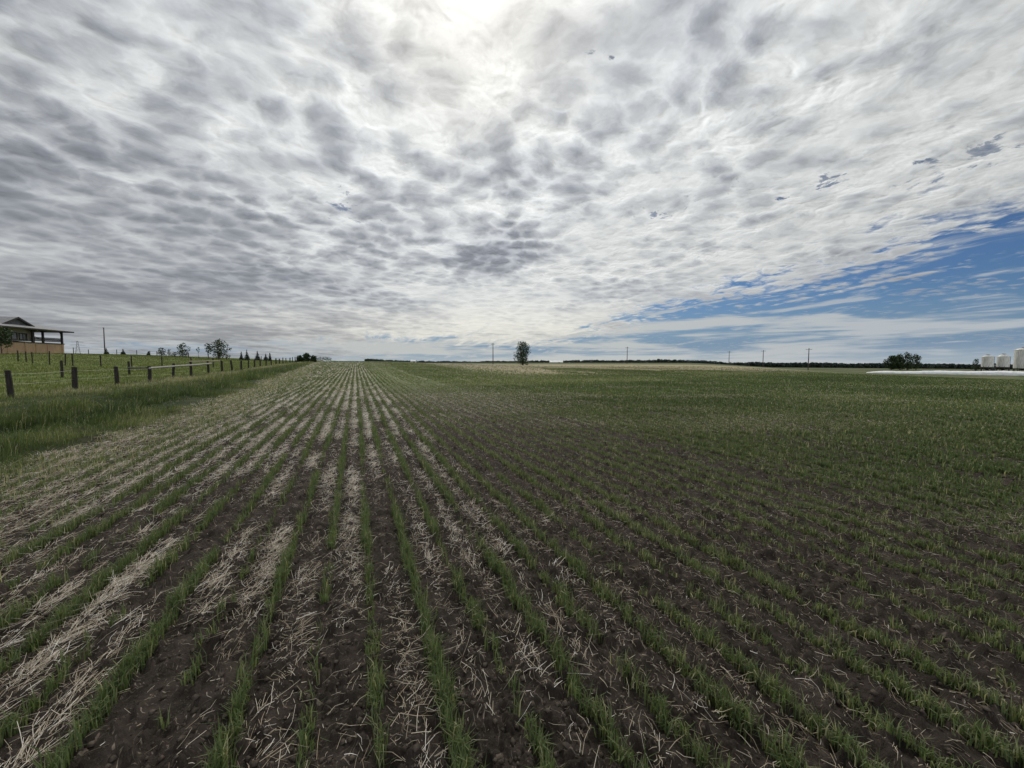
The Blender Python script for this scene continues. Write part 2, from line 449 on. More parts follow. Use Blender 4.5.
# ground: soil near by, litter and plant cover where plants are too small to tell apart
gmat, n, out = new_mat('ground_surface')
co = n.node('ShaderNodeTexCoord').outputs['Object']
gx, gy, gzz = n.sep(co)
flat = n.xyz(gx, gy, 0.0)
rad = n.vm('LENGTH', flat)
big = n.noise(flat, 0.5, 4.0, 0.55)['Fac']
med = n.noise(flat, 6.0, 5.0, 0.6)['Fac']
crumb = n.noise(flat, 75.0, 6.0, 0.72)['Fac']
soil = n.mix(n.ss(med, 0.3, 0.7), (0.025, 0.0200, 0.0160), (0.060, 0.0480, 0.039))
soil = n.mix(n.m('MULTIPLY', n.ss(crumb, 0.54, 0.72), 0.65), soil, (0.115, 0.098, 0.085))
soil = n.mix(n.ss(big, 0.45, 0.7, 0.0, 0.5), soil, (0.050, 0.041, 0.034))
# fine chaff: short bright flecks stretched along changing directions
cd = n.vm('ADD', flat, n.vm('SCALE', n.noise(flat, 3.0, 2.0)['Color'], scale=0.5))
f1 = n.noise(n.vm('MULTIPLY', cd, (140.0, 26.0, 1.0)), 1.0, 1.0, 0.4)['Fac']
f2 = n.noise(n.vm('MULTIPLY', cd, (26.0, 120.0, 1.0)), 1.0, 1.0, 0.4)['Fac']
chaff = n.m('MULTIPLY', n.ss(n.m('MAXIMUM', f1, f2), 0.66, 0.74), n.ss(med, 0.35, 0.65))
west = n.ss(gx, 1.6, 0.2)
chaff = n.m('MULTIPLY', chaff, n.m('ADD', 0.50, n.m('MULTIPLY', west, 0.5)))
field = n.mix(chaff, soil, (0.30, 0.25, 0.20))
# far field: mean colour of crop, straw and soil seen at a grazing angle
fn1 = n.noise(n.vm('MULTIPLY', flat, (0.05, 0.09, 1)), 1.0, 5.0, 0.6)['Fac']
fn2 = n.noise(n.vm('MULTIPLY', flat, (0.9, 0.25, 1)), 1.0, 4.0, 0.65)['Fac']
crop = n.mix(n.ss(fn1, 0.35, 0.65), (0.105, 0.140, 0.050), (0.150, 0.165, 0.080))
crop = n.mix(n.ss(fn2, 0.5, 0.72, 0.0, 0.6), crop, (0.16, 0.145, 0.10))
tanw = n.m('MULTIPLY', n.m('MULTIPLY', n.ss(gy, 28.0, 44.0), n.ss(gx, 8.0, 20.0)), n.ss(n.m('SUBTRACT', gx, gy), 85.0, 20.0))
tanw = n.m('MULTIPLY', tanw, n.ss(fn2, 0.24, 0.46))
crop = n.mix(n.m('MULTIPLY', tanw, 0.95), crop, (0.31, 0.27, 0.165))
crop = n.mix(n.ss(rad, 150.0, 215.0), crop, n.mix(n.ss(fn1, 0.4, 0.6), (0.060, 0.082, 0.030), (0.12, 0.12, 0.065)))
strip = n.noise(n.vm('MULTIPLY', flat, (1.9, 0.12, 1)), 1.0, 3.0, 0.6)['Fac']
strawy = n.mix(n.ss(strip, 0.35, 0.65), (0.085, 0.10, 0.045), (0.27, 0.235, 0.17))
crop = n.mix(n.m('MULTIPLY', n.ss(gx, 2.5, -1.0), 0.85), crop, strawy)
field = n.mix(n.ss(rad, 7.0, 30.0), field, crop)
# verge and pasture floor
turf = n.mix(n.ss(big, 0.3, 0.7), (0.026, 0.036, 0.014), (0.050, 0.060, 0.024))
past = n.mix(n.ss(n.noise(n.vm('MULTIPLY', flat, (0.08, 0.12, 1)), 1.0, 4.0, 0.6)['Fac'], 0.3, 0.7), (0.098, 0.128, 0.033), (0.140, 0.160, 0.054))
left = n.mix(n.ss(gx, -12.0, -15.0), turf, past)
ed = n.m('ADD', gx, n.m('MULTIPLY', n.m('MINIMUM', gy, 90.0), 0.045))
ed = n.m('ADD', ed, n.m('MULTIPLY', n.m('SUBTRACT', med, 0.5), 0.8))
gcol = n.mix(n.ss(ed, -4.6, -3.9), left, field)
gb = n.node('ShaderNodeBsdfPrincipled')
n.put(gb.inputs['Base Color'], gcol)
gb.inputs['Roughness'].default_value = 0.95
gb.inputs['Specular IOR Level'].default_value = 0.12
bp = n.node('ShaderNodeBump'); bp.inputs['Strength'].default_value = 0.9; bp.inputs['Distance'].default_value = 0.03
n.put(bp.inputs['Height'], n.m('ADD', n.m('MULTIPLY', crumb, 0.7), n.noise(flat, 18.0, 4.0, 0.6)['Fac']))
n.put(gb.inputs['Normal'], bp.outputs[0])
n.put(out.inputs['Surface'], gb.outputs[0])
M['ground'] = gmat

# ------------------------------------------------------------------ ground sheet
def build_ground():
    fwd = np.radians(np.arange(-62, 106, 0.24))                  # bearings, finely split in front
    back = np.radians(np.arange(106, 298, 3.0))
    th = np.concatenate((fwd, back))
    r = [0.22]
    while r[-1] < 7800:
        q = r[-1]
        r.append(q * (1.05 if q < 0.8 else 1.0062 if q < 12 else 1.011 if q < 40 else 1.03))
    r = np.array(r)
    T, R_ = np.meshgrid(th, r)
    x, y = R_ * np.sin(T), R_ * np.cos(T)
    z = ground_z(x, y)
    v = np.stack((x, y, z), -1).reshape(-1, 3)
    nt, nr = len(th), len(r)
    i, j = np.meshgrid(np.arange(nr - 1), np.arange(nt), indexing='ij')
    j2 = (j + 1) % nt
    q = np.stack((i * nt + j, (i + 1) * nt + j, (i + 1) * nt + j2, i * nt + j2), -1).reshape(-1, 4)
    c = len(v)
    v = np.concatenate((v, [[0, 0, gz(0, 0)]]))
    jj = np.arange(nt)
    t = np.stack((np.full(nt, c), jj, (jj + 1) % nt), -1)
    o = mesh_np('ground', v, q, t, M['ground'], smooth=True)
    tag(o, 'dark ploughed soil of the field rolling out to the horizon', 'ground', kind='structure')
build_ground()

# ------------------------------------------------------------------ blades and stalks
def polar(nn, r0, r1, alpha, a0=-44.0, a1=88.0):
    """points with density ~ r^-alpha between two radii and two bearings"""
    k = 2 - alpha
    u_ = rng.random(nn)
    r = (r0 ** k + u_ * (r1 ** k - r0 ** k)) ** (1 / k)
    a = np.radians(a0 + (a1 - a0) * rng.random(nn))
    return r * np.sin(a), r * np.cos(a), r

def blades(name, x, y, z, h, wd, heading, lean, curl, tone, mat, kind='stuff', parent=None):
    """ribbons: two base points, two at the bend, one tip"""
    nn = len(x)
    face = heading + pi / 2 + rng.normal(0, 0.5, nn)
    cx_, cy_ = np.sin(heading), np.cos(heading)
    wx, wy = np.sin(face) * wd / 2, np.cos(face) * wd / 2
    m1, t1 = lean * 0.35, lean + curl
    mz, tz = np.cos(lean * 0.6) * 0.58, 0.58 * np.cos(lean * 0.6) + 0.42 * np.cos(np.clip(lean + curl, 0, 2.3))
    mx_, tx_ = np.sin(m1) * 0.58, 0.58 * np.sin(m1) + 0.42 * np.sin(np.clip(t1, 0, 2.3))
    V = np.empty((nn, 5, 3), np.float32)
    V[:, 0] = np.stack((x - wx, y - wy, z), -1)
    V[:, 1] = np.stack((x + wx, y + wy, z), -1)
    V[:, 2] = np.stack((x + cx_ * mx_ * h - wx * .8, y + cy_ * mx_ * h - wy * .8, z + mz * h), -1)
    V[:, 3] = np.stack((x + cx_ * mx_ * h + wx * .8, y + cy_ * mx_ * h + wy * .8, z + mz * h), -1)
    V[:, 4] = np.stack((x + cx_ * tx_ * h, y + cy_ * tx_ * h, z + tz * h), -1)
    b_ = np.arange(nn)[:, None] * 5
    q = b_ + np.array([[0, 1, 3, 2]]); t = b_ + np.array([[2, 3, 4]])
    return mesh_np(name, V, q, t, mat, np.repeat(tone, 5), parent=parent)

def tone_of(nn, mean, spread):
    return np.clip(mean + rng.normal(0, 1, nn) * spread, 0, 1)

def tan_zone(x, y):
    """the unsown stubble strip across the far middle of the field"""
    z_ = sstep(y, 26, 42) * sstep(x, 7, 20) * (1 - sstep(x - y, 20, 90))
    return z_ * sstep(fbm(x * 0.16, y * 0.05, 4, 19) + 0.25 * sstep(y, 50, 90), 0.34, 0.50)

# --- wheat seedlings in drilled rows
def wheel(x, y):
    """bare bands left by wheels and by the drill's missed passes, east of the camera"""
    c1 = 2.95 + 0.12 * np.sin(y * 0.3); c2 = 4.85 + 0.1 * np.sin(y * 0.25 + 1)
    near_ = np.maximum(np.exp(-((x - c1) / 0.24) ** 2), np.exp(-((x - c2) / 0.24) ** 2))
    for c_ in (7.6, 9.5, 13.8, 15.7, 21.0, 22.9, 29.0, 31.0):
        near_ = np.maximum(near_, 0.9 * np.exp(-((x - c_ - 0.2 * np.sin(y * 0.1 + c_)) / (0.22 + c_ * 0.012)) ** 2))
    return near_ * (1 - sstep(y, 50, 100))

def seedlings():
    X, Y, Z, Hh, W, HD, LN, CU, TN = [], [], [], [], [], [], [], [], []
    for nn, r0, r1, al, per in ((12500, 0.7, 4.5, 0.0, 9), (72000, 4.5, 16.0, 1.6, 5), (400000, 16.0, 130.0, 1.7, 2)):
        x, y, r = polar(nn, r0, r1, al)
        row = np.round((x - ROW0) / ROW)
        east = sstep(x, 0.7, 2.6)
        far_e = sstep(x, 3.5, 8.0)
        sig = 0.013 + 0.012 * east + 0.010 * far_e
        x = row * ROW + ROW0 + rng.normal(0, 1, nn) * sig + 0.05 * (fbm(y * 0.25, row * 7.3, 2, 3) - 0.5)
        dens = fbm(row * 3.1, y * 1.3, 3, 7)
        broad = fbm(x * 0.22, y * 0.22, 3, 9)
        p = np.clip(0.36 + 0.20 * east + 0.62 * far_e + (1.9 - 1.1 * east) * (dens - 0.42) + 0.9 * (broad - 0.5), 0.06, 1.0)
        p *= 1 - 0.9 * wheel(x, y)
        p *= 1 - 0.95 * tan_zone(x, y)
        edge_ = field_edge(y)
        headland = 1 - sstep(x - edge_, 0.6, 2.6)
        p *= 1 - 0.60 * headland
        p *= sstep(x - edge_, 0.0, 0.6)
        k = rng.random(nn) < p
        x, y, r, dens, east, headland, far_e = x[k], y[k], r[k], dens[k], east[k], headland[k], far_e[k]
        kk = len(x)
        lod = np.maximum(1, r / 5.0)
        for b_ in range(per):
            jit = 0.012 * lod ** 0.6
            X.append(x + rng.normal(0, 1, kk) * jit); Y.append(y + rng.normal(0, 1, kk) * jit * 1.6)
            hh = (0.065 + 0.080 * rng.random(kk)) * (0.72 + 0.6 * np.clip(dens, 0.2, 0.8)) * (1 - 0.36 * east + 0.24 * far_e)
            Hh.append(hh * (1 + 0.05 * (lod - 1)).clip(1, 1.25))
            W.append((0.0042 + 0.0022 * rng.random(kk)) * lod ** 0.92 * (1 + 0.55 * far_e))
            HD.append(rng.random(kk) * 2 * pi)
            LN.append(np.abs(rng.normal(0.32, 0.30, kk))); CU.append(np.abs(rng.normal(0.5, 0.5, kk)))
            TN.append(np.clip(0.40 + 0.17 * rng.normal(0, 1, kk) + 0.08 * east + 0.14 * headland + 0.55 * (fbm(x * 0.11, y * 0.2, 3, 23) - 0.5) * far_e - 0.22 * sstep(fbm(x * 0.07, y * 0.13, 2, 29), 0.5, 0.62) * far_e + 0.5 * (rng.random(kk) < 0.06 + 0.06 * east), 0, 1))
    X, Y, Hh, W, HD, LN, CU, TN = map(np.concatenate, (X, Y, Hh, W, HD, LN, CU, TN))
    hx, hy, hr = polar(150000, 1.2, 60.0, 1.3, -44, 0)
    hd_ = hx - field_edge(hy)
    k = (hd_ > -0.1) & (rng.random(len(hx)) < (1 - sstep(hd_, 0.8, 2.5)) * np.clip(0.2 + 1.8 * (fbm(hx * 1.4, hy * 1.1, 3, 15) - 0.35), 0.05, 1))
    hx, hy, hr = hx[k], hy[k], hr[k]; kk = len(hx); lod = np.maximum(1, hr / 5.0)
    X = np.concatenate((X, hx)); Y = np.concatenate((Y, hy)); Hh = np.concatenate((Hh, 0.06 + 0.11 * rng.random(kk)))
    W = np.concatenate((W, (0.0042 + 0.002 * rng.random(kk)) * lod ** 0.92)); HD = np.concatenate((HD, rng.random(kk) * 6.28))
    LN = np.concatenate((LN, np.abs(rng.normal(0.4, 0.3, kk)))); CU = np.concatenate((CU, np.abs(rng.normal(0.5, 0.4, kk))))
    TN = np.concatenate((TN, np.clip(0.80 + 0.17 * rng.normal(0, 1, kk), 0, 1)))
    o = blades('wheat_seedlings', X, Y, ground_z(X, Y) - 0.008, Hh, W, HD, LN, CU, TN, M['seedling'])
    tag(o, 'young green wheat blades standing in long drilled rows on dark soil', 'crop', kind='stuff')
seedlings()

# --- straw: loose litter, and bunches of old stubble between the rows
def straw_share(x, y):
    """how much straw lies in each inter-row; rich to the west, sparse to the east"""
    row = np.floor((x - ROW0) / ROW)
    rowk = 0.40 + 0.75 * vnoise(row * 5.17, 0 * row, 71)
    west = 1 - sstep(x, 0.75, 1.7)
    head = 1 - sstep(x - field_edge(y), 0.9, 2.4)
    run = fbm(row * 4.3, y * 0.9, 3, 73)
    p = 1.4 * west * (0.8 + 0.2 * sstep(y, 3, 7)) * rowk * np.clip(0.22 + 3.0 * (run - 0.40), 0.07, 1.6) * (1 + 0.5 * sstep(y, 5, 14))
    p = p * (1 - head) + head * (0.75 + 1.6 * np.clip(fbm(x * 1.2, y * 0.7, 3, 75) - 0.3, 0, 1))
    cu, cv = x * 0.93 - y * 0.37, x * 0.37 + y * 0.93
    patch = np.clip(fbm(cu * 0.16, cv * 0.55, 4, 77) - 0.50, 0, 1) * 4.0 * (1 + sstep(np.hypot(x, y), 6, 14))
    p = p + (1 - west) * (0.14 + 0.14 * (1 - sstep(x, 2.0, 6.0)) + patch * 1.3) + 1.5 * tan_zone(x, y)
    return p

def stalks(P0, D1, L, rad_, bend, tone, name):
    """three-sided stalks of two segments, slightly kinked"""
    nn = len(P0)
    up = np.tile([0.0, 0.0, 1.0], (nn, 1))
    e1 = np.cross(D1, up); e1 /= np.linalg.norm(e1, axis=1, keepdims=True) + 1e-9
    e2 = np.cross(e1, D1)
    D2 = D1 + e1 * bend[:, :1] + e2 * bend[:, 1:2]; D2 /= np.linalg.norm(D2, axis=1, keepdims=True)
    Pm = P0 + D1 * (L * 0.5)[:, None]; P2 = Pm + D2 * (L * 0.5)[:, None]
    V = np.empty((nn, 9, 3), np.float32)
    for i, (pp, s_) in enumerate(((P0, 1.0), (Pm, 1.0), (P2, 0.7))):
        for k in range(3):
            a = k * 2 * pi / 3
            V[:, i * 3 + k] = pp + (e1 * cos(a) + e2 * sin(a)) * (rad_ * s_)[:, None]
    b_ = np.arange(nn)[:, None, None] * 9
    q = (b_ + np.array([[i * 3 + k, i * 3 + (k + 1) % 3, i * 3 + 3 + (k + 1) % 3, i * 3 + 3 + k] for i in range(2) for k in range(3)])).reshape(-1, 4)
    t = (np.arange(nn)[:, None] * 9 + np.array([[6, 7, 8]])).reshape(-1, 3)
    return V, q, t, np.repeat(tone, 9)

def straw():
    Ps, Ds, Ls, Rs, Bs, Ts = [], [], [], [], [], []
    def put(x, y, lift, head_, pitch, L, rd, bend, tn):
        Ps.append(np.stack((x, y, ground_z(x, y) + lift), -1))
        Ds.append(np.stack((np.sin(head_) * np.cos(pitch), np.cos(head_) * np.cos(pitch), np.sin(pitch)), -1))
        Ls.append(L); Rs.append(rd); Ts.append(tn)
        Bs.append(np.stack((rng.normal(0, bend, len(x)), rng.normal(-0.05, bend * 0.5, len(x))), -1))
    # loose litter
    for nn, r0, r1, al in ((52000, 0.7, 4.5, 0.0), (160000, 4.5, 18.0, 1.5), (270000, 18.0, 110.0, 1.6)):
        x, y, r = polar(nn, r0, r1, al)
        mid_ = (np.floor((x - ROW0) / ROW) + 0.5) * ROW + ROW0
        hl = 1 - sstep(x - field_edge(y), 0.9, 2.4)
        pull = (rng.random(nn) < 0.85 * (1 - hl))
        x = np.where(pull, mid_ + rng.normal(0, 0.055, nn), x)
        k = (rng.random(nn) < straw_share(x, y) * 0.74) & (x > field_edge(y) - 0.1)
        x, y, r, hl = x[k], y[k], r[k], hl[k]; kk = len(x)
        lod = np.maximum(1, r / 5.0)
        west = 1 - sstep(x, 0.75, 1.7)
        L = (0.022 + 0.12 * rng.random(kk) ** 2.6) * (0.65 + 0.35 * west) * lod ** 0.15
        hd = np.where(rng.random(kk) < 0.3, rng.normal(0.2, 0.7, kk), rng.random(kk) * 2 * pi)
        put(x, y, 0.003 + 0.022 * rng.random(kk) + 0.02 * (lod - 1).clip(0, 2), hd, rng.normal(0.05, 0.16, kk), L,
            (0.0006 + 0.0010 * rng.random(kk) ** 1.5) * lod ** 0.95, 0.55, np.clip(0.52 + 0.27 * rng.normal(0, 1, kk) - 0.12 * (1 - west) + 0.24 * west * sstep(r, 2.5, 7) - 0.22 * hl, 0, 1))
    # leaning bunches of stubble
    for nn, r0, r1, al, per in ((1500, 0.9, 5.0, 0.0, 16), (12000, 5.0, 20.0, 1.1, 8), (40000, 20.0, 100.0, 1.3, 3)):
        x, y, r = polar(nn, r0, r1, al, -44, 40)
        mid_ = (np.floor((x - ROW0) / ROW) + 0.5) * ROW + ROW0
        x = mid_ + rng.normal(0, 0.03, nn)
        hl = 1 - sstep(x - field_edge(y), 0.9, 2.4)
        bias = 0.9 - 0.75 * np.exp(-((x - 0.2) / 0.9) ** 2) * (1 - sstep(y, 3.5, 6))     # tangled rather than standing right before the camera
        k = (rng.random(nn) < straw_share(x, y) * 0.75 * bias * (1 - sstep(x, 0.8, 1.5))) & (x > field_edge(y))
        x, y, r, hl = x[k], y[k], r[k], hl[k]; kk = len(x)
        if not kk: continue
        lean0 = rng.normal(0.25, 0.30, kk)
        tn0 = 0.64 + 0.14 * rng.normal(0, 1, kk) - 0.14 * hl
        for b_ in range(per):
            lod = np.maximum(1, r / 5.0)
            L = (0.04 + 0.10 * rng.random(kk) ** 1.5) * lod ** 0.2
            put(x + rng.normal(0, 0.022, kk) * lod ** 0.3, y + rng.normal(0, 0.085, kk) * lod ** 0.3, np.full(kk, 0.0) + 0.012 * rng.random(kk),
                lean0 + rng.normal(0, 0.45, kk) + pi * (rng.random(kk) < 0.3), np.abs(rng.normal(0.16, 0.20, kk)), L,
                (0.0008 + 0.0008 * rng.random(kk)) * lod ** 0.93, 0.18, np.clip(tn0 + 0.16 * rng.normal(0, 1, kk), 0, 1))
    P0, D1, L, R_, B_, T_ = map(np.concatenate, (Ps, Ds, Ls, Rs, Bs, Ts))
    V, q, t, tn = stalks(P0, D1, L, R_, B_, T_, 'straw')
    o = mesh_np('straw', V, q, t, M['straw'], tn)
    tag(o, 'pale straw and old stubble lying between the wheat rows', 'straw', kind='stuff')
straw()

# --- clods on the bare soil
def clods():
    x, y, r = polar(60000, 0.7, 9.0, 0.7)
    k = (x > field_edge(y) + 0.4) & (rng.random(len(x)) < 0.25 + 0.9 * np.clip(fbm(x * 1.5, y * 1.5, 3, 91) - 0.4, 0, 1) * 2)
    x, y = x[k], y[k]; nn = len(x)
    base = np.array([(1, 0, 0), (-1, 0, 0), (0, 1, 0), (0, -1, 0), (0, 0, 1), (0, 0, -1)], float)
    tri = np.array([(0, 2, 4), (2, 1, 4), (1, 3, 4), (3, 0, 4), (2, 0, 5), (1, 2, 5), (3, 1, 5), (0, 3, 5)])
    s_ = 0.0025 + 0.017 * rng.random(nn) ** 4
    V = base[None] * s_[:, None, None] * (0.6 + 0.8 * rng.random((nn, 6, 1)))
    a = rng.random(nn) * 2 * pi
    ca_, sa_ = np.cos(a)[:, None], np.sin(a)[:, None]
    V = np.stack((V[..., 0] * ca_ - V[..., 1] * sa_, V[..., 0] * sa_ + V[..., 1] * ca_, V[..., 2] * 0.75), -1)
    V += np.stack((x, y, ground_z(x, y) + s_ * 0.3), -1)[:, None]
    t = (np.arange(nn)[:, None, None] * 6 + tri).reshape(-1, 3)
    o = mesh_np('soil_clods', V, None, t, M['soil'])
    tag(o, 'small dark clods and crumbs of soil scattered between the rows', 'soil', kind='stuff')
M['soil'] = solid('soil_clod', (0.030, 0.024, 0.019), (0.105, 0.085, 0.068), 20, 0.95, 0.5, 60, spec=0.1)
clods()

# --- long grass of the verge and short grass of the pasture
def verge():
    X, Y, Hh, W, HD, LN, CU, TN = [], [], [], [], [], [], [], []
    for nn, r0, r1, al in ((180000, 5.0, 26.0, 1.4), (250000, 26.0, 130.0, 1.6)):
        x, y, r = polar(nn, r0, r1, al, -46, 0)
        e = field_edge(y)
        clump = 0.55 * fbm(x * 1.3, y * 1.0, 3, 51) + 0.45 * np.clip(1.6 * fbm(x * 0.55, y * 0.4, 3, 57) - 0.3, 0, 1)
        clump = sstep(clump, 0.30, 0.66)
        band = fbm(x * 0.35, y * 0.18, 3, 53)
        d_ = e - x
        p = sstep(d_ + 0.8 * (clump - 0.5), -0.3, 0.6) * (1 - sstep(-x, 11.8, 14.0)) * (0.50 + 0.50 * clump) * (1 - 0.75 * np.exp(-((x + 7.6) / 0.9) ** 2 - ((y - 12.5) / 1.6) ** 2))
        k = rng.random(nn) < p
        x, y, r, clump, band, d_ = x[k], y[k], r[k], clump[k], band[k], d_[k]; kk = len(x)
        lod = np.maximum(1, r / 8.0)
        hh = (0.14 + 0.42 * rng.random(kk)) * (0.28 + 1.05 * clump) * (0.45 + 0.55 * sstep(d_, 0.1, 1.4)) * (1 - 0.50 * sstep(-x, 8.8, 11)) * (1 - 0.65 * np.exp(-((x + 6.0) / 1.0) ** 2 - ((y - 10.3) / 2.4) ** 2))
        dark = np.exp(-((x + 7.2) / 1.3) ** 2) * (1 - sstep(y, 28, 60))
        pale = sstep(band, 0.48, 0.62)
        tn = 0.42 + 0.13 * rng.normal(0, 1, kk) - 0.30 * dark + 0.16 * pale + 0.28 * sstep(-x, 8.8, 11) + 0.42 * (clump - 0.5) - 0.8 * np.exp(-((x + 7.6) / 1.5) ** 2 - ((y - 12.6) / 2.6) ** 2)  # blades darkened about the hollow, its shade put into their tone
        tn = np.where(rng.random(kk) < 0.025 + 0.06 * pale - 0.025 * dark, 0.86 + 0.14 * rng.random(kk), tn)
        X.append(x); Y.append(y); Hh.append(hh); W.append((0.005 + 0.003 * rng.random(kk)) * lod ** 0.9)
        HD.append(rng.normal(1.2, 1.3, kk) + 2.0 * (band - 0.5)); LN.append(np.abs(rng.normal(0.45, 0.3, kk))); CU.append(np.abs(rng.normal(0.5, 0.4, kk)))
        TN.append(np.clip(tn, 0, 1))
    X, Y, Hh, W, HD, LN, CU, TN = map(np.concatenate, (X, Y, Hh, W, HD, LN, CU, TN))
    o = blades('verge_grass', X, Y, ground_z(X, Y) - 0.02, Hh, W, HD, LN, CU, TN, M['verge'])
    tag(o, 'long rank green grass between the field and the post fence', 'grass', kind='stuff')
verge()

def pasture():
    X, Y, R_ = polar(190000, 14.0, 170.0, 1.25, -46, 2)
    patch = fbm(X * 0.25, Y * 0.2, 3, 61)
    k = (-X > 11.0) & (rng.random(len(X)) < sstep(-X, 11.0, 13.5)) & (rng.random(len(X)) < 0.35 + patch)
    X, Y, R_, patch = X[k], Y[k], R_[k], patch[k]; kk = len(X)
    lod = np.maximum(1, R_ / 9.0)
    Hh = (0.09 + 0.17 * rng.random(kk)) * (0.6 + 0.9 * patch)
    tn = np.clip(0.45 + 0.18 * rng.normal(0, 1, kk) + 0.5 * (patch - 0.5) + 0.4 * (rng.random(kk) < 0.06), 0, 1)
    o = blades('pasture_grass', X, Y, ground_z(X, Y) - 0.015, Hh, (0.006 + 0.003 * rng.random(kk)) * lod ** 0.9, rng.normal(1.0, 1.4, kk),
               np.abs(rng.normal(0.35, 0.25, kk)), np.abs(rng.normal(0.4, 0.35, kk)), tn, M['pasture'])
    tag(o, 'short yellow green pasture grass on the rise behind the fence', 'grass', kind='stuff')
pasture()

# ------------------------------------------------------------------ trees
def leaf_cloud(clumps, size, per_m2, tone0=0.45, spread=0.2, flat=0.0):
    """many leaf-sized faces through the clumps' volume: clump = (centre, radii, tone shift)"""
    Vs, Ts = [], []
    for (c, rr, dt) in clumps:
        n_ = max(8, int(2.6 * per_m2 * (rr[0] * rr[1] + rr[1] * rr[2] + rr[0] * rr[2]) * 2))
        dvec = rng.normal(0, 1, (n_, 3)); dvec /= np.linalg.norm(dvec, axis=1, keepdims=True)
        p = dvec * (0.45 + 0.62 * rng.random((n_, 1)) ** 0.6) * np.array(rr) + np.array(c)
        a = rng.normal(0, 1, (n_, 3)); a[:, 2] *= 1 - flat; a /= np.linalg.norm(a, axis=1, keepdims=True)
        b_ = np.cross(a, rng.normal(0, 1, (n_, 3))); b_ /= np.linalg.norm(b_, axis=1, keepdims=True)
        s_ = 1.25 * size * (0.6 + 0.8 * rng.random((n_, 1)))
        V = np.stack((p - a * s_, p - b_ * s_ * 0.55, p + a * s_, p + b_ * s_ * 0.55), 1)
        Vs.append(V); Ts.append(np.repeat(np.clip(tone0 + dt + rng.normal(0, spread, n_), 0, 1), 4))
    return np.concatenate(Vs).reshape(-1, 3), np.concatenate(Ts)

def add_crown(root, clumps, size, per, mat, tone0=0.45):
    V, T = leaf_cloud(clumps, size, per, tone0)
    q = np.arange(len(V)).reshape(-1, 4)
    return mesh_np('crown', V, q, None, mat, T, parent=root)

def limb_set(root, h, r0, stems, lean, crown_pts):
    tb = MB()
    for s_ in range(stems):
        a = random.random() * 2 * pi
        bx_, by_ = (0, 0) if stems == 1 else (cos(a) * r0 * 1.6, sin(a) * r0 * 1.6)
        k = lean * (0 if stems == 1 else 1)
        pts = [(bx_ + cos(a) * k * t * t * h + random.uniform(-.04, .04) * h * t, by_ + sin(a) * k * t * t * h, h * t - (0.15 if t == 0 else 0)) for t in (0, .2, .45, .7, .92)]
        tb.tube(pts, [r0 * q for q in (1.25, .9, .66, .42, .12)], 7)
    for (c, rr, _) in crown_pts:
        z0 = max(0.12 * h, c[2] - 0.35 * abs(c[0]) - 0.30 * rr[2] - 0.14 * h)
        tb.tube([(c[0] * .08, c[1] * .08, z0), (c[0] * .55, c[1] * .55, (z0 + c[2]) * .5 + .04 * h), c], [r0 * .38, r0 * .22, r0 * .06], 5)
    return tb.build('trunk', M['bark'], root)

def broadleaf(label, x, y, h, width, clear=0.12, n=14, stems=1, leaf=0.2, per=6.0, shape='round', group=None, cat='tree', name='broadleaf_tree', ragged=0.25, tone0=0.45):
    root = empty(name, (x, y, gz(x, y)))
    tag(root, label, cat, group)
    cl = []
    for i in range(n):
        t = (i + 0.5) / n
        zz = clear + (1 - clear) * (0.06 + 0.86 * t)
        k = (zz - clear) / (1 - clear)
        prof = {'round': sin(pi * min(0.95, 0.18 + 0.80 * k)), 'oval': sin(pi * (0.12 + 0.84 * k)) ** 0.7, 'bush': cos(0.5 * pi * k * 0.92) ** 0.6}[shape]
        a = i * 2.4 + random.uniform(-.4, .4)
        off = width / 2 * prof * random.uniform(0.25, 0.78)
        rr = width * random.uniform(0.15, 0.15 + ragged * 0.45) * (0.75 + 0.25 * prof)
        cl.append(((cos(a) * off, sin(a) * off, zz * h), (rr, rr, rr * random.uniform(.7, 1.15)), random.uniform(-.18, .22)))
    limb_set(root, h * 0.86, max(0.035, h * 0.016), stems, 0.18, cl[::2])
    add_crown(root, cl, leaf, per, M['leaf'], tone0)
    return root

def spruce(label, x, y, h, width, group, tiers=8):
    root = empty('spruce_tree', (x, y, gz(x, y)))
    tag(root, label, 'tree', group)
    tb = MB(); tb.tube([(0, 0, -.1), (0, 0, h * .5), (0, 0, h * .97)], [h * .03, h * .018, h * .004], 7)
    tb.build('trunk', M['bark'], root)
    cl = []
    for i in range(tiers):
        k = i / (tiers - 1)
        rad_ = width / 2 * (1 - k) ** 0.85 * random.uniform(.85, 1.1) + 0.03
        for j in range(max(3, int(7 * (1 - k)))):
            a = j * 2 * pi / max(3, int(7 * (1 - k))) + i
            cl.append(((cos(a) * rad_ * .55, sin(a) * rad_ * .55, h * (.10 + .86 * k)), (rad_ * .5 + .03, rad_ * .5 + .03, h / tiers * .6), random.uniform(-.2, .2)))
    V, T = leaf_cloud(cl, 0.085, 34, 0.4, 0.2, 0.5)
    mesh_np('crown', V, np.arange(len(V)).reshape(-1, 4), None, M['needle'], T, parent=root)
    return root

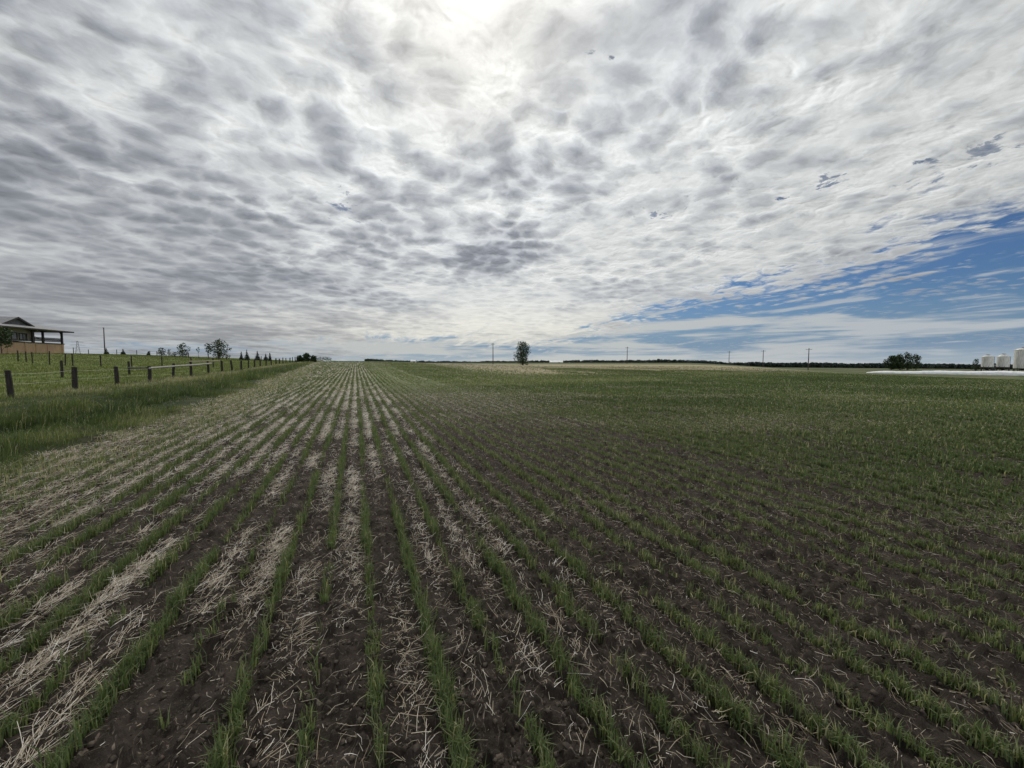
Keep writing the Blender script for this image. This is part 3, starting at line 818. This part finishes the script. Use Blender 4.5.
# the lone tree out in the field and the clump by the bag
broadleaf('tall dark oval tree standing alone in the middle of the field', 59.5, 137.8, 9.0, 7.0, 0.03, 40, 6, 0.17, 3.4, 'oval', name='poplar_tree', ragged=0.12)
CL = 'trees beyond the white bag'
broadleaf('broad dark tree at the left end of the clump beyond the white bag', 293.2, 130.5, 8.6, 6.6, 0.04, 24, 3, 0.28, 3.2, 'round', CL)
broadleaf('rounded dark tree between the broad tree and the tallest tree of the clump', 297.4, 128.9, 9.0, 6.2, 0.04, 22, 2, 0.28, 3.2, 'round', CL)
broadleaf('tallest tree of the clump beyond the white bag, with an open crown', 301.8, 127.0, 10.2, 6.0, 0.06, 20, 3, 0.26, 2.8, 'round', CL)
broadleaf('thin crowned tree at the right end of the clump beyond the white bag', 306.2, 125.2, 9.4, 5.6, 0.06, 18, 3, 0.26, 2.6, 'round', CL)
broadleaf('dark ragged bush with bare twigs beside the smaller white bins', 302.2, 99.8, 6.6, 3.6, 0.02, 16, 7, 0.22, 3.0, 'bush', name='ragged_bush', cat='bush')

# saplings and young trees along the rise
SP = 'young spruces along the rise'
spruce('small spruce at the foot of the tall dark pole on the rise', -62.1, 137.9, 1.75, 1.1, SP)
spruce('small neat spruce alone on the rise to the right of the tall pole', -57.9, 136.2, 1.5, 1.1, SP)
spruce('tiniest spruce on the rise, by a thin ridge fence post', -51.6, 133.7, 1.15, 0.9, SP)
spruce('narrow young spruce nearest the big bushy tree on its right', -28.5, 124.5, 2.2, 1.0, SP)
spruce('tallest pointed spruce of the row right of the big bushy tree', -27.1, 123.9, 2.75, 1.25, SP)
spruce('wide based spruce in the middle of the row above the post fence', -24.5, 122.9, 2.5, 1.5, SP)
spruce('low spruce next to the last one of the row above the post fence', -22.4, 122.0, 1.9, 1.2, SP)
spruce('last spruce of the row, nearest the dark bushes at the fence end', -21.4, 121.7, 2.2, 0.9, SP)
RT = 'leafy trees along the rise'
broadleaf('rounded leafy shrub at the left of the young trees on the rise', -46.1, 126.1, 2.25, 2.1, 0.05, 12, 3, 0.10, 12, 'bush', RT, name='leafy_shrub', cat='shrub')
broadleaf('slim leafy shrub between the rounded shrub and the tree beside it', -44.3, 125.5, 2.0, 1.3, 0.1, 9, 2, 0.10, 12, 'oval', RT, name='leafy_shrub', cat='shrub')
broadleaf('lowest flat shrub tucked left of the middle tree on the rise', -43.0, 125.0, 1.4, 1.6, 0.02, 8, 3, 0.10, 12, 'bush', RT, name='leafy_shrub', cat='shrub')
broadleaf('dark round headed tree in the middle of the row on the rise', -41.1, 124.1, 3.6, 3.3, 0.06, 14, 3, 0.13, 7, 'round', RT)
broadleaf('spindly sapling with a small round head on a bare stem', -36.6, 120.2, 2.9, 1.1, 0.52, 7, 1, 0.10, 13, 'round', RT, name='sapling')
broadleaf('left hand tree of the bushy pair on the rise, lifted on its stem', -34.2, 119.2, 4.1, 2.5, 0.34, 10, 2, 0.13, 7, 'round', RT)
broadleaf('biggest bushy tree on the rise, with several spreading stems', -31.8, 118.3, 4.9, 4.9, 0.10, 17, 6, 0.14, 5.0, 'round', RT)
DB = 'dark bushes at the end of the fence'
broadleaf('low dark bush touching the last fence post', -11.9, 101.6, 1.5, 2.0, 0.0, 11, 4, 0.12, 34, 'bush', DB, name='dark_bush', cat='bush', tone0=0.15)
broadleaf('highest of the dark bushes at the end of the fence', -10.5, 101.2, 2.1, 2.2, 0.0, 12, 4, 0.12, 34, 'bush', DB, name='dark_bush', cat='bush', tone0=0.15)
broadleaf('low dark bush at the field side of the highest dark bush', -9.1, 100.7, 1.45, 2.0, 0.0, 11, 4, 0.12, 34, 'bush', DB, name='dark_bush', cat='bush', tone0=0.15)
def hedge():
    root = empty('hedge', (-10.0, 144.0, gz(-10.0, 144.0)))
    tag(root, 'low grey green hedge on the skyline past the dark bushes', 'hedge')
    cl = [((q * 0.55, 0.2 * random.uniform(-1, 1), 0.75 + 0.25 * random.random()), (0.5, 0.5, 0.62), random.uniform(-.1, .3)) for q in np.arange(-4.2, 4.3, 1.0)]
    for c, rr, _ in cl:
        tb = MB(); tb.tube([(c[0], c[1], -.1), (c[0], c[1], .8)], [.04, .02], 5); tb.build('stem', M['bark'], root)
    add_crown(root, cl, 0.10, 14, M['leaf'], 0.75)
hedge()
broadleaf('dark leafy tree on a thin trunk in front of the porch house', -57.2, 96.3, 4.6, 2.9, 0.30, 20, 2, 0.13, 10, 'oval', name='garden_tree')

# ------------------------------------------------------------------ far wood along the skyline
def far_wood():
    fw = np.array([sin(radians(YAW)), cos(radians(YAW))]); rt = np.array([cos(radians(YAW)), -sin(radians(YAW))])
    Vs, Ts = [], []
    o_ = -225.0
    cl = []
    while o_ < 1420:
        for row_ in range(3):
            D = 600 + row_ * 16 + random.uniform(-6, 6)
            p = fw * D + rt * (o_ + random.uniform(-3, 3))
            q = float(vnoise(np.array([o_ / 34.0]), np.array([row_ * 3.3]), 83)[0])
            q2 = float(vnoise(np.array([o_ / 9.0]), np.array([row_ * 1.3]), 85)[0])
            hh = (3.9 + 3.4 * float(sstep(o_, -60, 330))) * (0.66 + 0.36 * q + 0.30 * q2)
            g_ = float(terrain(np.array([p[0]]), np.array([p[1]]))[0])
            cl.append(((p[0], p[1], g_ + hh * .38), (3.6, 3.6, hh * .45), -.15))
            cl.append(((p[0] + random.uniform(-2, 2), p[1] + random.uniform(-2, 2), g_ + hh * .74), (2.2 + 1.4 * q2, 2.2 + 1.4 * q2, hh * .27), .12 * q))
        o_ += 4.2
    V, T = leaf_cloud(cl, 0.85, 1.1, 0.4, 0.2)
    o = mesh_np('far_wood', V, np.arange(len(V)).reshape(-1, 4), None, M['farwood'], T)
    tag(o, 'long dark belt of trees along the far horizon', 'wood', kind='stuff')
far_wood()

# ------------------------------------------------------------------ poles
def crossarm(mb, z, half, ax):
    mb.box((0, 0, z), (half * 2, 0.10, 0.13), ax)

UP = 'utility poles across the field'
pole_bm, arm_bm, ins_bm = MB(), MB(), MB()
pole_bm.tube([(0, 0, -0.6), (0, 0, 5), (0, 0, 10)], [0.21, 0.18, 0.14], 10)
crossarm(arm_bm, 9.4, 1.2, 0)
ins_bm.lathe([(0.0, 0), (.05, 0), (.05, .06), (.07, .1), (.05, .2), (0, .22)], 8)
def utility_pole(label, x, y, sc, lean=0.0, first=[]):
    z_ = gz(x, y)
    if not first:
        r_ = empty('utility_pole', (0, 0, 0))
        kids = [pole_bm.build('pole', M['pole'], r_), arm_bm.build('crossarm', M['pole'], r_), ]
        for ix in (-1.05, 0.35, 1.05):
            k_ = ins_bm.build('insulator', M['steel'], r_); k_.location = (ix, 0, 9.47); kids.append(k_)
        first += [r_] + kids
    else:
        r_ = first[0].copy(); COL.objects.link(r_)
        for kd in first[1:]:
            c = kd.copy(); COL.objects.link(c); c.parent = r_
    r_.location = (x, y, z_); r_.scale = (sc, sc, sc); r_.rotation_euler = (lean, 0, radians(-65))
    tag(r_, label, 'utility pole', UP)
utility_pole('utility pole standing just left of the lone oval tree', 60.7, 176.1, 1.01)
utility_pole('utility pole alone between the lone oval tree and the close pair of poles', 145.1, 184.3, 0.97)
utility_pole('shortest, farthest utility pole rising from behind the dark far wood', 310.5, 252.8, 1.28)
utility_pole('utility pole in the middle of the right hand three on the horizon', 221.7, 158.0, 1.0, 0.012)
utility_pole('tallest utility pole on the right, nearest the white bag', 209.8, 126.1, 1.09)

def tall_pole():
    r_ = empty('tall_pole', (-77.3, 170.9, gz(-77.3, 170.9)))
    tag(r_, 'tall plain dark pole on the rise beyond the porch house', 'pole')
    m = MB(); m.tube([(0, 0, -.6), (0, 0, 5), (0.05, 0, 9.2)], [.17, .15, .12], 10); m.build('pole', M['pole'], r_)
    m = MB(); m.box((0, 0, 9.3), (.30, .30, .2)); m.build('cap', M['dark_steel'], r_)
tall_pole()

def pylon():
    r_ = empty('lattice_pylon', (-263.5, 536.2, gz(-263.5, 536.2)), radians(20))
    tag(r_, 'faint lattice pylon far behind the rise beside the porch house', 'pylon')
    m = MB(); H_ = 20.5
    def cor(k, z_):
        hw = 2.0 * (1 - z_ / H_) + 0.35
        return ((hw if k in (0, 3) else -hw), (hw if k in (0, 1) else -hw), z_)
    lv = [0, 5, 9.5, 13, 16, 18.5, H_]
    for k in range(4):
        m.tube([cor(k, z_) for z_ in lv], .085, 4)
        for a_, b_ in zip(lv[:-1], lv[1:]):
            m.tube([cor(k, a_), cor((k + 1) % 4, b_)], .045, 4); m.tube([cor((k + 1) % 4, a_), cor(k, b_)], .045, 4)
    m.build('tower', M['steel'], r_)
    for z_, w_ in ((16.2, 5.6), (19.2, 4.6)):
        m = MB(); m.tube([(-w_, 0, z_), (0, 0, z_ + .5), (w_, 0, z_)], .085, 4); m.tube([(-w_, 0, z_), (w_, 0, z_)], .08, 4); m.build('crossarm', M['steel'], r_)
pylon()

# ------------------------------------------------------------------ fences
def post_mesh(h, r_, lean, la):
    m = MB()
    tx, ty = cos(la) * lean, sin(la) * lean
    m.tube([(0, 0, -.35), (tx * h * .5, ty * h * .5, h * .5), (tx * h, ty * h, h - .02), (tx * h, ty * h, h)], [r_ * 1.05, r_, r_ * .97, r_ * .8], 10)
    return m, (tx, ty)

def fence(name, label, pts, hts, r_, wires, wire_mat, wire_r, wire_name='wire'):
    bx_, by_ = pts[0]
    root = empty(name, (bx_, by_, gz(bx_, by_)))
    tag(root, label, 'fence')
    oz = root.location.z
    tops = []
    for (x, y), h in zip(pts, hts):
        m, (tx, ty) = post_mesh(h, r_ * random.uniform(.85, 1.12), abs(random.gauss(0, .038)), random.random() * 6.28)
        o = m.build('post', M['post'], root, smooth=False)
        z_ = gz(x, y)
        o.location = (x - bx_, y - by_, z_ - oz)
        tops.append((x - bx_ + tx * h, y - by_ + ty * h, z_ - oz, h))
    for fr in wires:
        m = MB()
        for a_, b_ in zip(tops[:-1], tops[1:]):
            P_ = []
            for t in (0, .25, .5, .75, 1):
                P_.append(tuple(a_[q] + (b_[q] - a_[q]) * t for q in (0, 1)) + ((a_[2] + a_[3] * fr) * (1 - t) + (b_[2] + b_[3] * fr) * t - .035 * 4 * t * (1 - t),))
            m.tube(P_, wire_r, 4, False)
        m.build(wire_name, wire_mat, root)
    return root, tops

ys = [13.4, 17.0, 21.1, 24.8, 28.4, 32.1, 35.6, 39.2, 43.0, 46.8, 50.2, 53.6, 57.2, 60.6, 63.5, 67.6, 71.2, 75.0, 79.0, 82.4, 86.0, 90.0, 93.8, 97.6, 100.6]
NP = [(-12.4 + random.uniform(-.07, .07), y) for y in ys]
fence_root, _ = fence('post_fence', 'dark post fence running along the verge from the left corner to the skyline', NP,
      [1.14 + random.uniform(-.08, .07) for _ in NP], 0.088, (0.5, 0.86), M['wire'], 0.0045)
def rail(mat, pts_, r_, flat=True):
    m = MB()
    ox, oy, oz = fence_root.location
    P_ = [(x - ox, y - oy, gz(x, y) + h - oz) for x, y, h in pts_]
    m.tube(P_, r_, 6); m.build('rail', mat, fence_root)
rail(M['rail'], [(-12.28, 31.9, 0.93), (-12.27, 35.6, 0.93), (-12.28, 39.4, 0.97), (-12.26, 43.2, 0.95)], 0.075)
rail(M['rail_dark'], [(-17.9, 42.8, 0.62), (-15.2, 37.5, 0.78), (-12.5, 32.1, 0.95)], 0.075)
rail(M['rail_tan'], [(-16.2, 50.6, 1.05), (-14.3, 48.4, 1.12), (-12.5, 46.6, 1.2)], 0.065)
fence('gate_fence', 'pair of dark gate posts standing behind the near post fence', [(-20.5, 39.75), (-17.9, 42.9)], [1.28, 1.15], 0.085, (0.5, 0.85), M['wire'], 0.0045)
XP = [(-48.6, 75.2), (-45.8, 75.0), (-42.7, 74.4), (-40.9, 72.6), (-39.2, 70.6), (-36.4, 68.4), (-33.9, 66.4), (-32.6, 65.2), (-29.6, 64.4), (-26.9, 65.1), (-24.0, 65.7), (-20.6, 64.9), (-17.2, 61.5)]
fence('paddock_fence', 'thin posted paddock fence crossing the pasture in front of the porch house', XP, [1.45, 1.5, 1.5, 1.5, 1.45, 1.7, 1.5, 1.6, 1.42, 1.42, 1.36, 1.3, 1.3], 0.065, (0.45, 0.72, 0.95), M['wire'], 0.012)
RP = [(-66.9, 134.4), (-63.4, 133.1), (-56.7, 130.4), (-51.9, 128.4), (-48.9, 127.4), (-45.6, 122.4), (-38.8, 121.0), (-30.0, 117.2), (-22.0, 114.6)]
fence('ridge_fence', 'fine wire fence with thin posts along the skyline of the rise', RP, [1.8, 1.3, 1.35, 1.3, 1.3, 1.25, 1.3, 1.3, 1.3], 0.07, (0.5, 0.92), M['wire'], 0.012)

# ------------------------------------------------------------------ the house with the porch
def house():
    H = empty('porch_house', (-58.7, 115.0, 2.9), radians(-95.7))
    tag(H, 'low beige house with a grey hipped roof and open porch on a boarded base', 'house')
    # local x runs along the front from the porch end, y towards the field, z up
    # boarded base: uneven boards side by side
    m = MB(); x = 0.0
    while x < 24:
        wd = random.uniform(.17, .23); m.box((x + wd / 2, -0.04 + random.uniform(-.006, .006), 0.9), (wd - .012, .05, 2.64 + random.uniform(-.03, .03))); x += wd
    y = -0.08
    while y > -9:
        wd = random.uniform(.17, .23); m.box((-0.02 + random.uniform(-.006, .006), y - wd / 2, 0.9), (.05, wd - .012, 2.64)); y -= wd
    m.build('base_boards', M['skirt'], H)
    for x in (0.5, 4.2, 6.9, 9.2, 12.8, 16.5, 20):
        m = MB(); m.box((x, 0.035, 0.9), (.10, .09, 2.66)); m.build('base_batten', M['skirt'], H)
    m = MB(); m.box((12.0, -4.6, 2.31), (24.3, 9.4, .16)); m.build('porch_floor', M['trim'], H)
    m = MB(); m.box((15.3, -4.95, 3.74), (17.6, 8.4, 2.36)); wall = m.build('wall', M['siding'], H)
    for (x0, x1, z0, z1) in ((9.75, 12.0, 2.80, 4.05), (7.75, 9.3, 2.80, 4.0), (13.4, 15.2, 2.8, 4.05), (17.5, 19.5, 2.8, 4.05)):
        f = MB(); yc = -0.75 + .05
        for cx_, cz_, sx, sz in (((x0 + x1) / 2, z1, x1 - x0 + .24, .16), ((x0 + x1) / 2, z0, x1 - x0 + .24, .14), (x0, (z0 + z1) / 2, .16, z1 - z0 - .16), (x1, (z0 + z1) / 2, .16, z1 - z0 - .16), ((x0 + x1) / 2, (z0 + z1) / 2, .09, z1 - z0 - .16)):
            f.box((cx_, yc, cz_), (sx, .10, sz))
        fo = f.build('window', M['trim'], H)
        p = MB(); p.box(((x0 + x1) / 2, -0.725, (z0 + z1) / 2), (x1 - x0, .03, z1 - z0)); p.build('pane', M['glass'], fo)
    for x, wd in ((0.12, .30), (4.8, .28), (7.1, .42), (12.6, .26), (17.8, .26), (23.4, .28)):
        m = MB(); m.box((x, -0.22, 3.64), (wd, .28, 2.48))
        if x < 7.2:
            for s_ in (-1, 1):                                # curved brackets up to the beam
                if x < .5 and s_ < 0: continue
                pts_ = [(x + s_ * (wd / 2 - .03 + .75 * (1 - cos(q))), -0.22, 4.18 + .66 * sin(q)) for q in np.linspace(0, pi / 2, 7)]
                m.tube(pts_, .10, 6)
        m.build('porch_post', M['trim'], H)
    m = MB(); m.box((11.75, -0.22, 4.95), (23.8, .30, .18)); m.box((-.02, -4.6, 4.95), (.26, 8.4, .18)); m.build('beam', M['trim'], H)
    m = MB()
    m.box((3.55, -.22, 3.42), (6.6, .10, .11)); m.box((3.55, -.22, 2.72), (6.6, .09, .12)); m.box((3.55, -.22, 3.1), (6.6, .03, .20))
    for x in np.arange(.4, 6.9, .16): m.box((x, -.22, 3.07), (.05, .05, .58))
    m.tube([(6.6, -.22, 3.5), (4.2, -.22, 2.7)], .07, 6)
    m.build('railing', M['trim'], H)
    # hipped roof with a thick fascia
    x0, x1, y0, y1, ze, zr = -1.35, 25.2, 0.95, -10.9, 5.06, 7.02
    v_ = [(x0, y0, ze), (x1, y0, ze), (x1, y1, ze), (x0, y1, ze), (6.8, -5, zr), (19, -5, zr)]
    v_ += [(a, b_, c - .16) for a, b_, c in v_[:4]]
    m = MB(); m.add(v_, [(0, 4, 5, 1), (1, 5, 2), (2, 5, 4, 3), (3, 4, 0), (6, 7, 8, 9), (0, 1, 7, 6), (1, 2, 8, 7), (2, 3, 9, 8), (3, 0, 6, 9)])
    roof = m.build('roof', M['roof'], H)
    m = MB()
    m.box(((x0 + x1) / 2, y0 + .03, ze - .12), (x1 - x0 + .1, .05, .26)); m.box(((x0 + x1) / 2, y1 - .03, ze - .12), (x1 - x0 + .1, .05, .26))
    m.box((x0 - .03, (y0 + y1) / 2, ze - .12), (.05, y0 - y1, .26)); m.box((x1 + .03, (y0 + y1) / 2, ze - .12), (.05, y0 - y1, .26))
    m.build('fascia', M['trim'], roof)
    m = MB(); m.tube([(6.8, -5, zr + .02), (19, -5, zr + .02)], .12, 6); m.build('ridge_cap', M['trim'], roof)
    # front gable
    gx0, gx1, gy, gzb, gza = 6.5, 12.5, -0.95, 5.66, 7.06
    xm = (gx0 + gx1) / 2
    m = MB(); m.add([(gx0 + .2, gy, gzb - .2), (gx1 - .2, gy, gzb - .2), (xm, gy, gza - .12), (gx0 + .2, gy - 2.6, gzb - .2), (gx1 - .2, gy - 2.6, gzb - .2), (xm, gy - 4.2, gza - .12)],
                    [(1, 0, 2), (0, 3, 5, 2), (4, 1, 2, 5), (3, 4, 5), (0, 1, 4, 3)])
    g = m.build('gable', M['gable'], H)
    for nm, mt, dz_, ov in (('gable_roof', M['roof'], 0.0, .45), ('gable_trim', M['trim'], -.02, .50)):
        m = MB()
        for s_ in (-1, 1):
            xe = gx0 - .35 if s_ < 0 else gx1 + .35
            ze_ = gzb - .14
            if nm == 'gable_roof':
                a_, b_, c_, d_ = (xe, gy + ov, ze_), (xm, gy + ov, gza), (xm, gy - 4.4, gza), (xe, gy - 1.2, ze_)
                up_ = [(p[0], p[1], p[2] + .07) for p in (a_, b_, c_, d_)]
                m.add([a_, b_, c_, d_] + up_, [(0, 1, 2, 3), (7, 6, 5, 4), (0, 4, 5, 1), (1, 5, 6, 2), (2, 6, 7, 3), (3, 7, 4, 0)])
            else:
                p0, p1 = Vector((xe, gy + ov, ze_ - .08)), Vector((xm, gy + ov, gza - .08))
                m.add([p0 + Vector((0, -.06, -.14)), p1 + Vector((0, -.06, -.14)), p1 + Vector((0, -.06, .16)), p0 + Vector((0, -.06, .16)),
                       p0 + Vector((0, .03, -.14)), p1 + Vector((0, .03, -.14)), p1 + Vector((0, .03, .16)), p0 + Vector((0, .03, .16))],
                      [(0, 1, 2, 3), (7, 6, 5, 4), (0, 4, 5, 1), (1, 5, 6, 2), (2, 6, 7, 3), (3, 7, 4, 0)])
        m.build(nm, mt, g)
house()

# ------------------------------------------------------------------ farm buildings on the skyline
def barn(label, x, y, L_, W_, h, rz, rise):
    r_ = empty('farm_building', (x, y, gz(x, y)), rz); tag(r_, label, 'farm building', 'white buildings on the skyline')
    m = MB(); m.add([(-L_/2, -W_/2, -.5), (L_/2, -W_/2, -.5), (L_/2, W_/2, -.5), (-L_/2, W_/2, -.5), (-L_/2, -W_/2, h), (L_/2, -W_/2, h), (L_/2, W_/2, h), (-L_/2, W_/2, h), (-L_/2, 0, h + rise), (L_/2, 0, h + rise)],
                    [(0, 1, 5, 4), (2, 3, 7, 6), (1, 2, 6, 9, 5), (3, 0, 4, 8, 7)])
    m.build('wall', M['barn'], r_)
    m = MB(); e = .5; k = e * rise / (W_ / 2)
    for s_ in (-1, 1):
        a = [(-L_/2 - .4, s_ * (W_/2 + e), h - k + .05), (L_/2 + .4, s_ * (W_/2 + e), h - k + .05), (L_/2 + .4, 0, h + rise + .05), (-L_/2 - .4, 0, h + rise + .05)]
        m.add(a + [(p[0], p[1], p[2] + .15) for p in a], [(0, 1, 2, 3), (7, 6, 5, 4), (0, 4, 5, 1), (1, 5, 6, 2), (2, 6, 7, 3), (3, 7, 4, 0)])
    m.build('roof', M['barnroof'], r_)
    m = MB(); m.box((L_ * .2, -W_/2 - .04, h * .4), (2.6, .1, h * .8)); m.build('door', M['dark_steel'], r_)
barn('small white farm building on the skyline left of the lone oval tree', 64.5, 480.0, 6.0, 5.0, 2.6, radians(-22), 1.4)
barn('long low white farm building on the skyline right of the lone oval tree', 275.0, 512.0, 19.0, 9.0, 3.0, radians(-22), 1.9)

# ------------------------------------------------------------------ grain bag and bins
def grain_bag():
    path = [Vector((206.2, 100.6, 0)), Vector((215.5, 82, 0)), Vector((222.3, 62, 0)), Vector((226.5, 44, 0)), Vector((230, 20, 0)), Vector((232, -2, 0))]
    seg = []
    for a_, b_ in zip(path[:-1], path[1:]):
        k = max(2, int((b_ - a_).length / 0.6))
        seg += [a_.lerp(b_, t / k) for t in range(k)]
    seg.append(path[-1])
    n_ = 22; vs = []; L_ = len(seg)
    o0 = seg[0]; oz = gz(o0.x, o0.y)
    for i, p in enumerate(seg):
        t = (seg[min(i + 1, L_ - 1)] - seg[max(i - 1, 0)]).normalized(); sd = Vector((t.y, -t.x, 0))
        endk = min(1, (i / 10.0) ** 0.5 + .02) * min(1, ((L_ - 1 - i) / 6.0) ** 0.5 + .02)
        w_ = 1.45 * endk * (1 + .05 * sin(i * .9)); h_ = 0.80 * (1.15 + .75 * float(sstep(i, 0, 60)) + .12 * sin(i * .23) + .10 * random.random()) * endk
        z_ = float(terrain(np.array([p.x]), np.array([p.y]))[0]) - .05
        for k in range(n_):
            a = k / (n_ - 1) * pi
            wr = 1 + .025 * sin(k * 2.1 + i * .8) + random.uniform(-.012, .012)
            q = p + sd * (w_ * cos(a) * (1 if abs(cos(a)) < .9 else 1) * wr)
            vs.append((q.x - o0.x, q.y - o0.y, z_ - oz + h_ * (sin(a) ** 0.72) * wr))
    q = [(i * n_ + k, (i + 1) * n_ + k, (i + 1) * n_ + k + 1, i * n_ + k + 1) for i in range(L_ - 1) for k in range(n_ - 1)]
    o = mesh_np('grain_bag', np.array(vs), q, None, M['bag'], smooth=True)
    o.location = (o0.x, o0.y, oz)
    tag(o, 'very long white plastic grain bag lying across the far right of the field', 'grain bag')
grain_bag()

def grain_bin(label, x, y, r_, z0, z1, ap):
    b_ = empty('grain_bin', (x, y, gz(x, y)), radians(-60)); tag(b_, label, 'grain bin', 'white grain bins beyond the bag')
    pr = []; k = int((z1 - z0) / .1)
    for i in range(k + 1): pr.append((r_ + (.035 if i % 2 else 0), z0 + (z1 - z0) * i / k))
    m = MB(); m.lathe(pr, 48); m.build('wall', M['bin'], b_, True)
    m = MB(); m.lathe([(r_ + .12, z1 - .03), (r_ + .10, z1 + .03), (.55, ap - .12), (.5, ap + .08), (.0, ap + .14)], 48); rf = m.build('roof', M['bin'], b_, True)
    m = MB(); m.lathe([(.62, ap - .02), (.62, ap + .22), (.0, ap + .27)], 20); m.build('lid', M['steel'], rf)
    m = MB()
    for i in range(10):
        a = i * 2 * pi / 10
        m.tube([(cos(a) * (r_ + .07), sin(a) * (r_ + .07), z1), (cos(a) * .6, sin(a) * .6, ap - .05)], .035, 4)
    m.build('roof_rib', M['bin'], rf)
    m = MB(); m.lathe([(r_, z0), (.35, .55), (.35, .4), (0, .4)], 40); m.build('hopper', M['dark_steel'], b_, True)
    for i in range(8):
        a = i * 2 * pi / 8
        m = MB(); m.tube([(cos(a) * (r_ - .05), sin(a) * (r_ - .05), -.1), (cos(a) * (r_ - .05), sin(a) * (r_ - .05), z0 + .5)], .11, 6)
        m.tube([(cos(a) * (r_ - .05), sin(a) * (r_ - .05), .1), (cos(a + pi / 4) * (r_ - .05), sin(a + pi / 4) * (r_ - .05), z0)], .05, 5)
        m.build('leg', M['dark_steel'], b_)
    m = MB()
    for s_ in (-.22, .22): m.tube([(r_ + .16, s_, .6), (r_ + .16, s_, z1)], .03, 4)
    for z_ in np.arange(.8, z1, .32): m.tube([(r_ + .16, -.22, z_), (r_ + .16, .22, z_)], .022, 4)
    m.build('ladder', M['dark_steel'], b_)
grain_bin('leftmost white grain bin, beside the dark ragged bush', 300.4, 95.3, 2.1, 2.15, 7.5, 8.35)
grain_bin('middle white grain bin, as small as the one on its left', 307.8, 92.3, 2.15, 2.15, 7.55, 8.75)
grain_bin('largest and tallest white grain bin, cut off by the right edge', 317.0, 88.6, 2.95, 1.5, 11.0, 12.1)
def bin_gap_box():  # added dark box, standing in for the dark gap between the bins
    r_ = empty('gap_filler_box', (304.0, 94.3, gz(304.0, 94.3)), radians(-25)); tag(r_, 'added dark fan box standing between the two smaller bins', 'filler')
    m = MB(); m.box((0, 0, 2.2), (0.9, 1.2, 3.8)); m.build('filler_body', M['dark_steel'], r_)
    m = MB(); m.box((0, 0, .15), (1.8, 2.2, .3)); m.build('base', M['dark_steel'], r_)
    m = MB(); m.tube([(0, -.60, 2.9), (0, -.7, 2.9)], .42, 16); m.build('filler_disc', M['steel'], r_)
bin_gap_box()
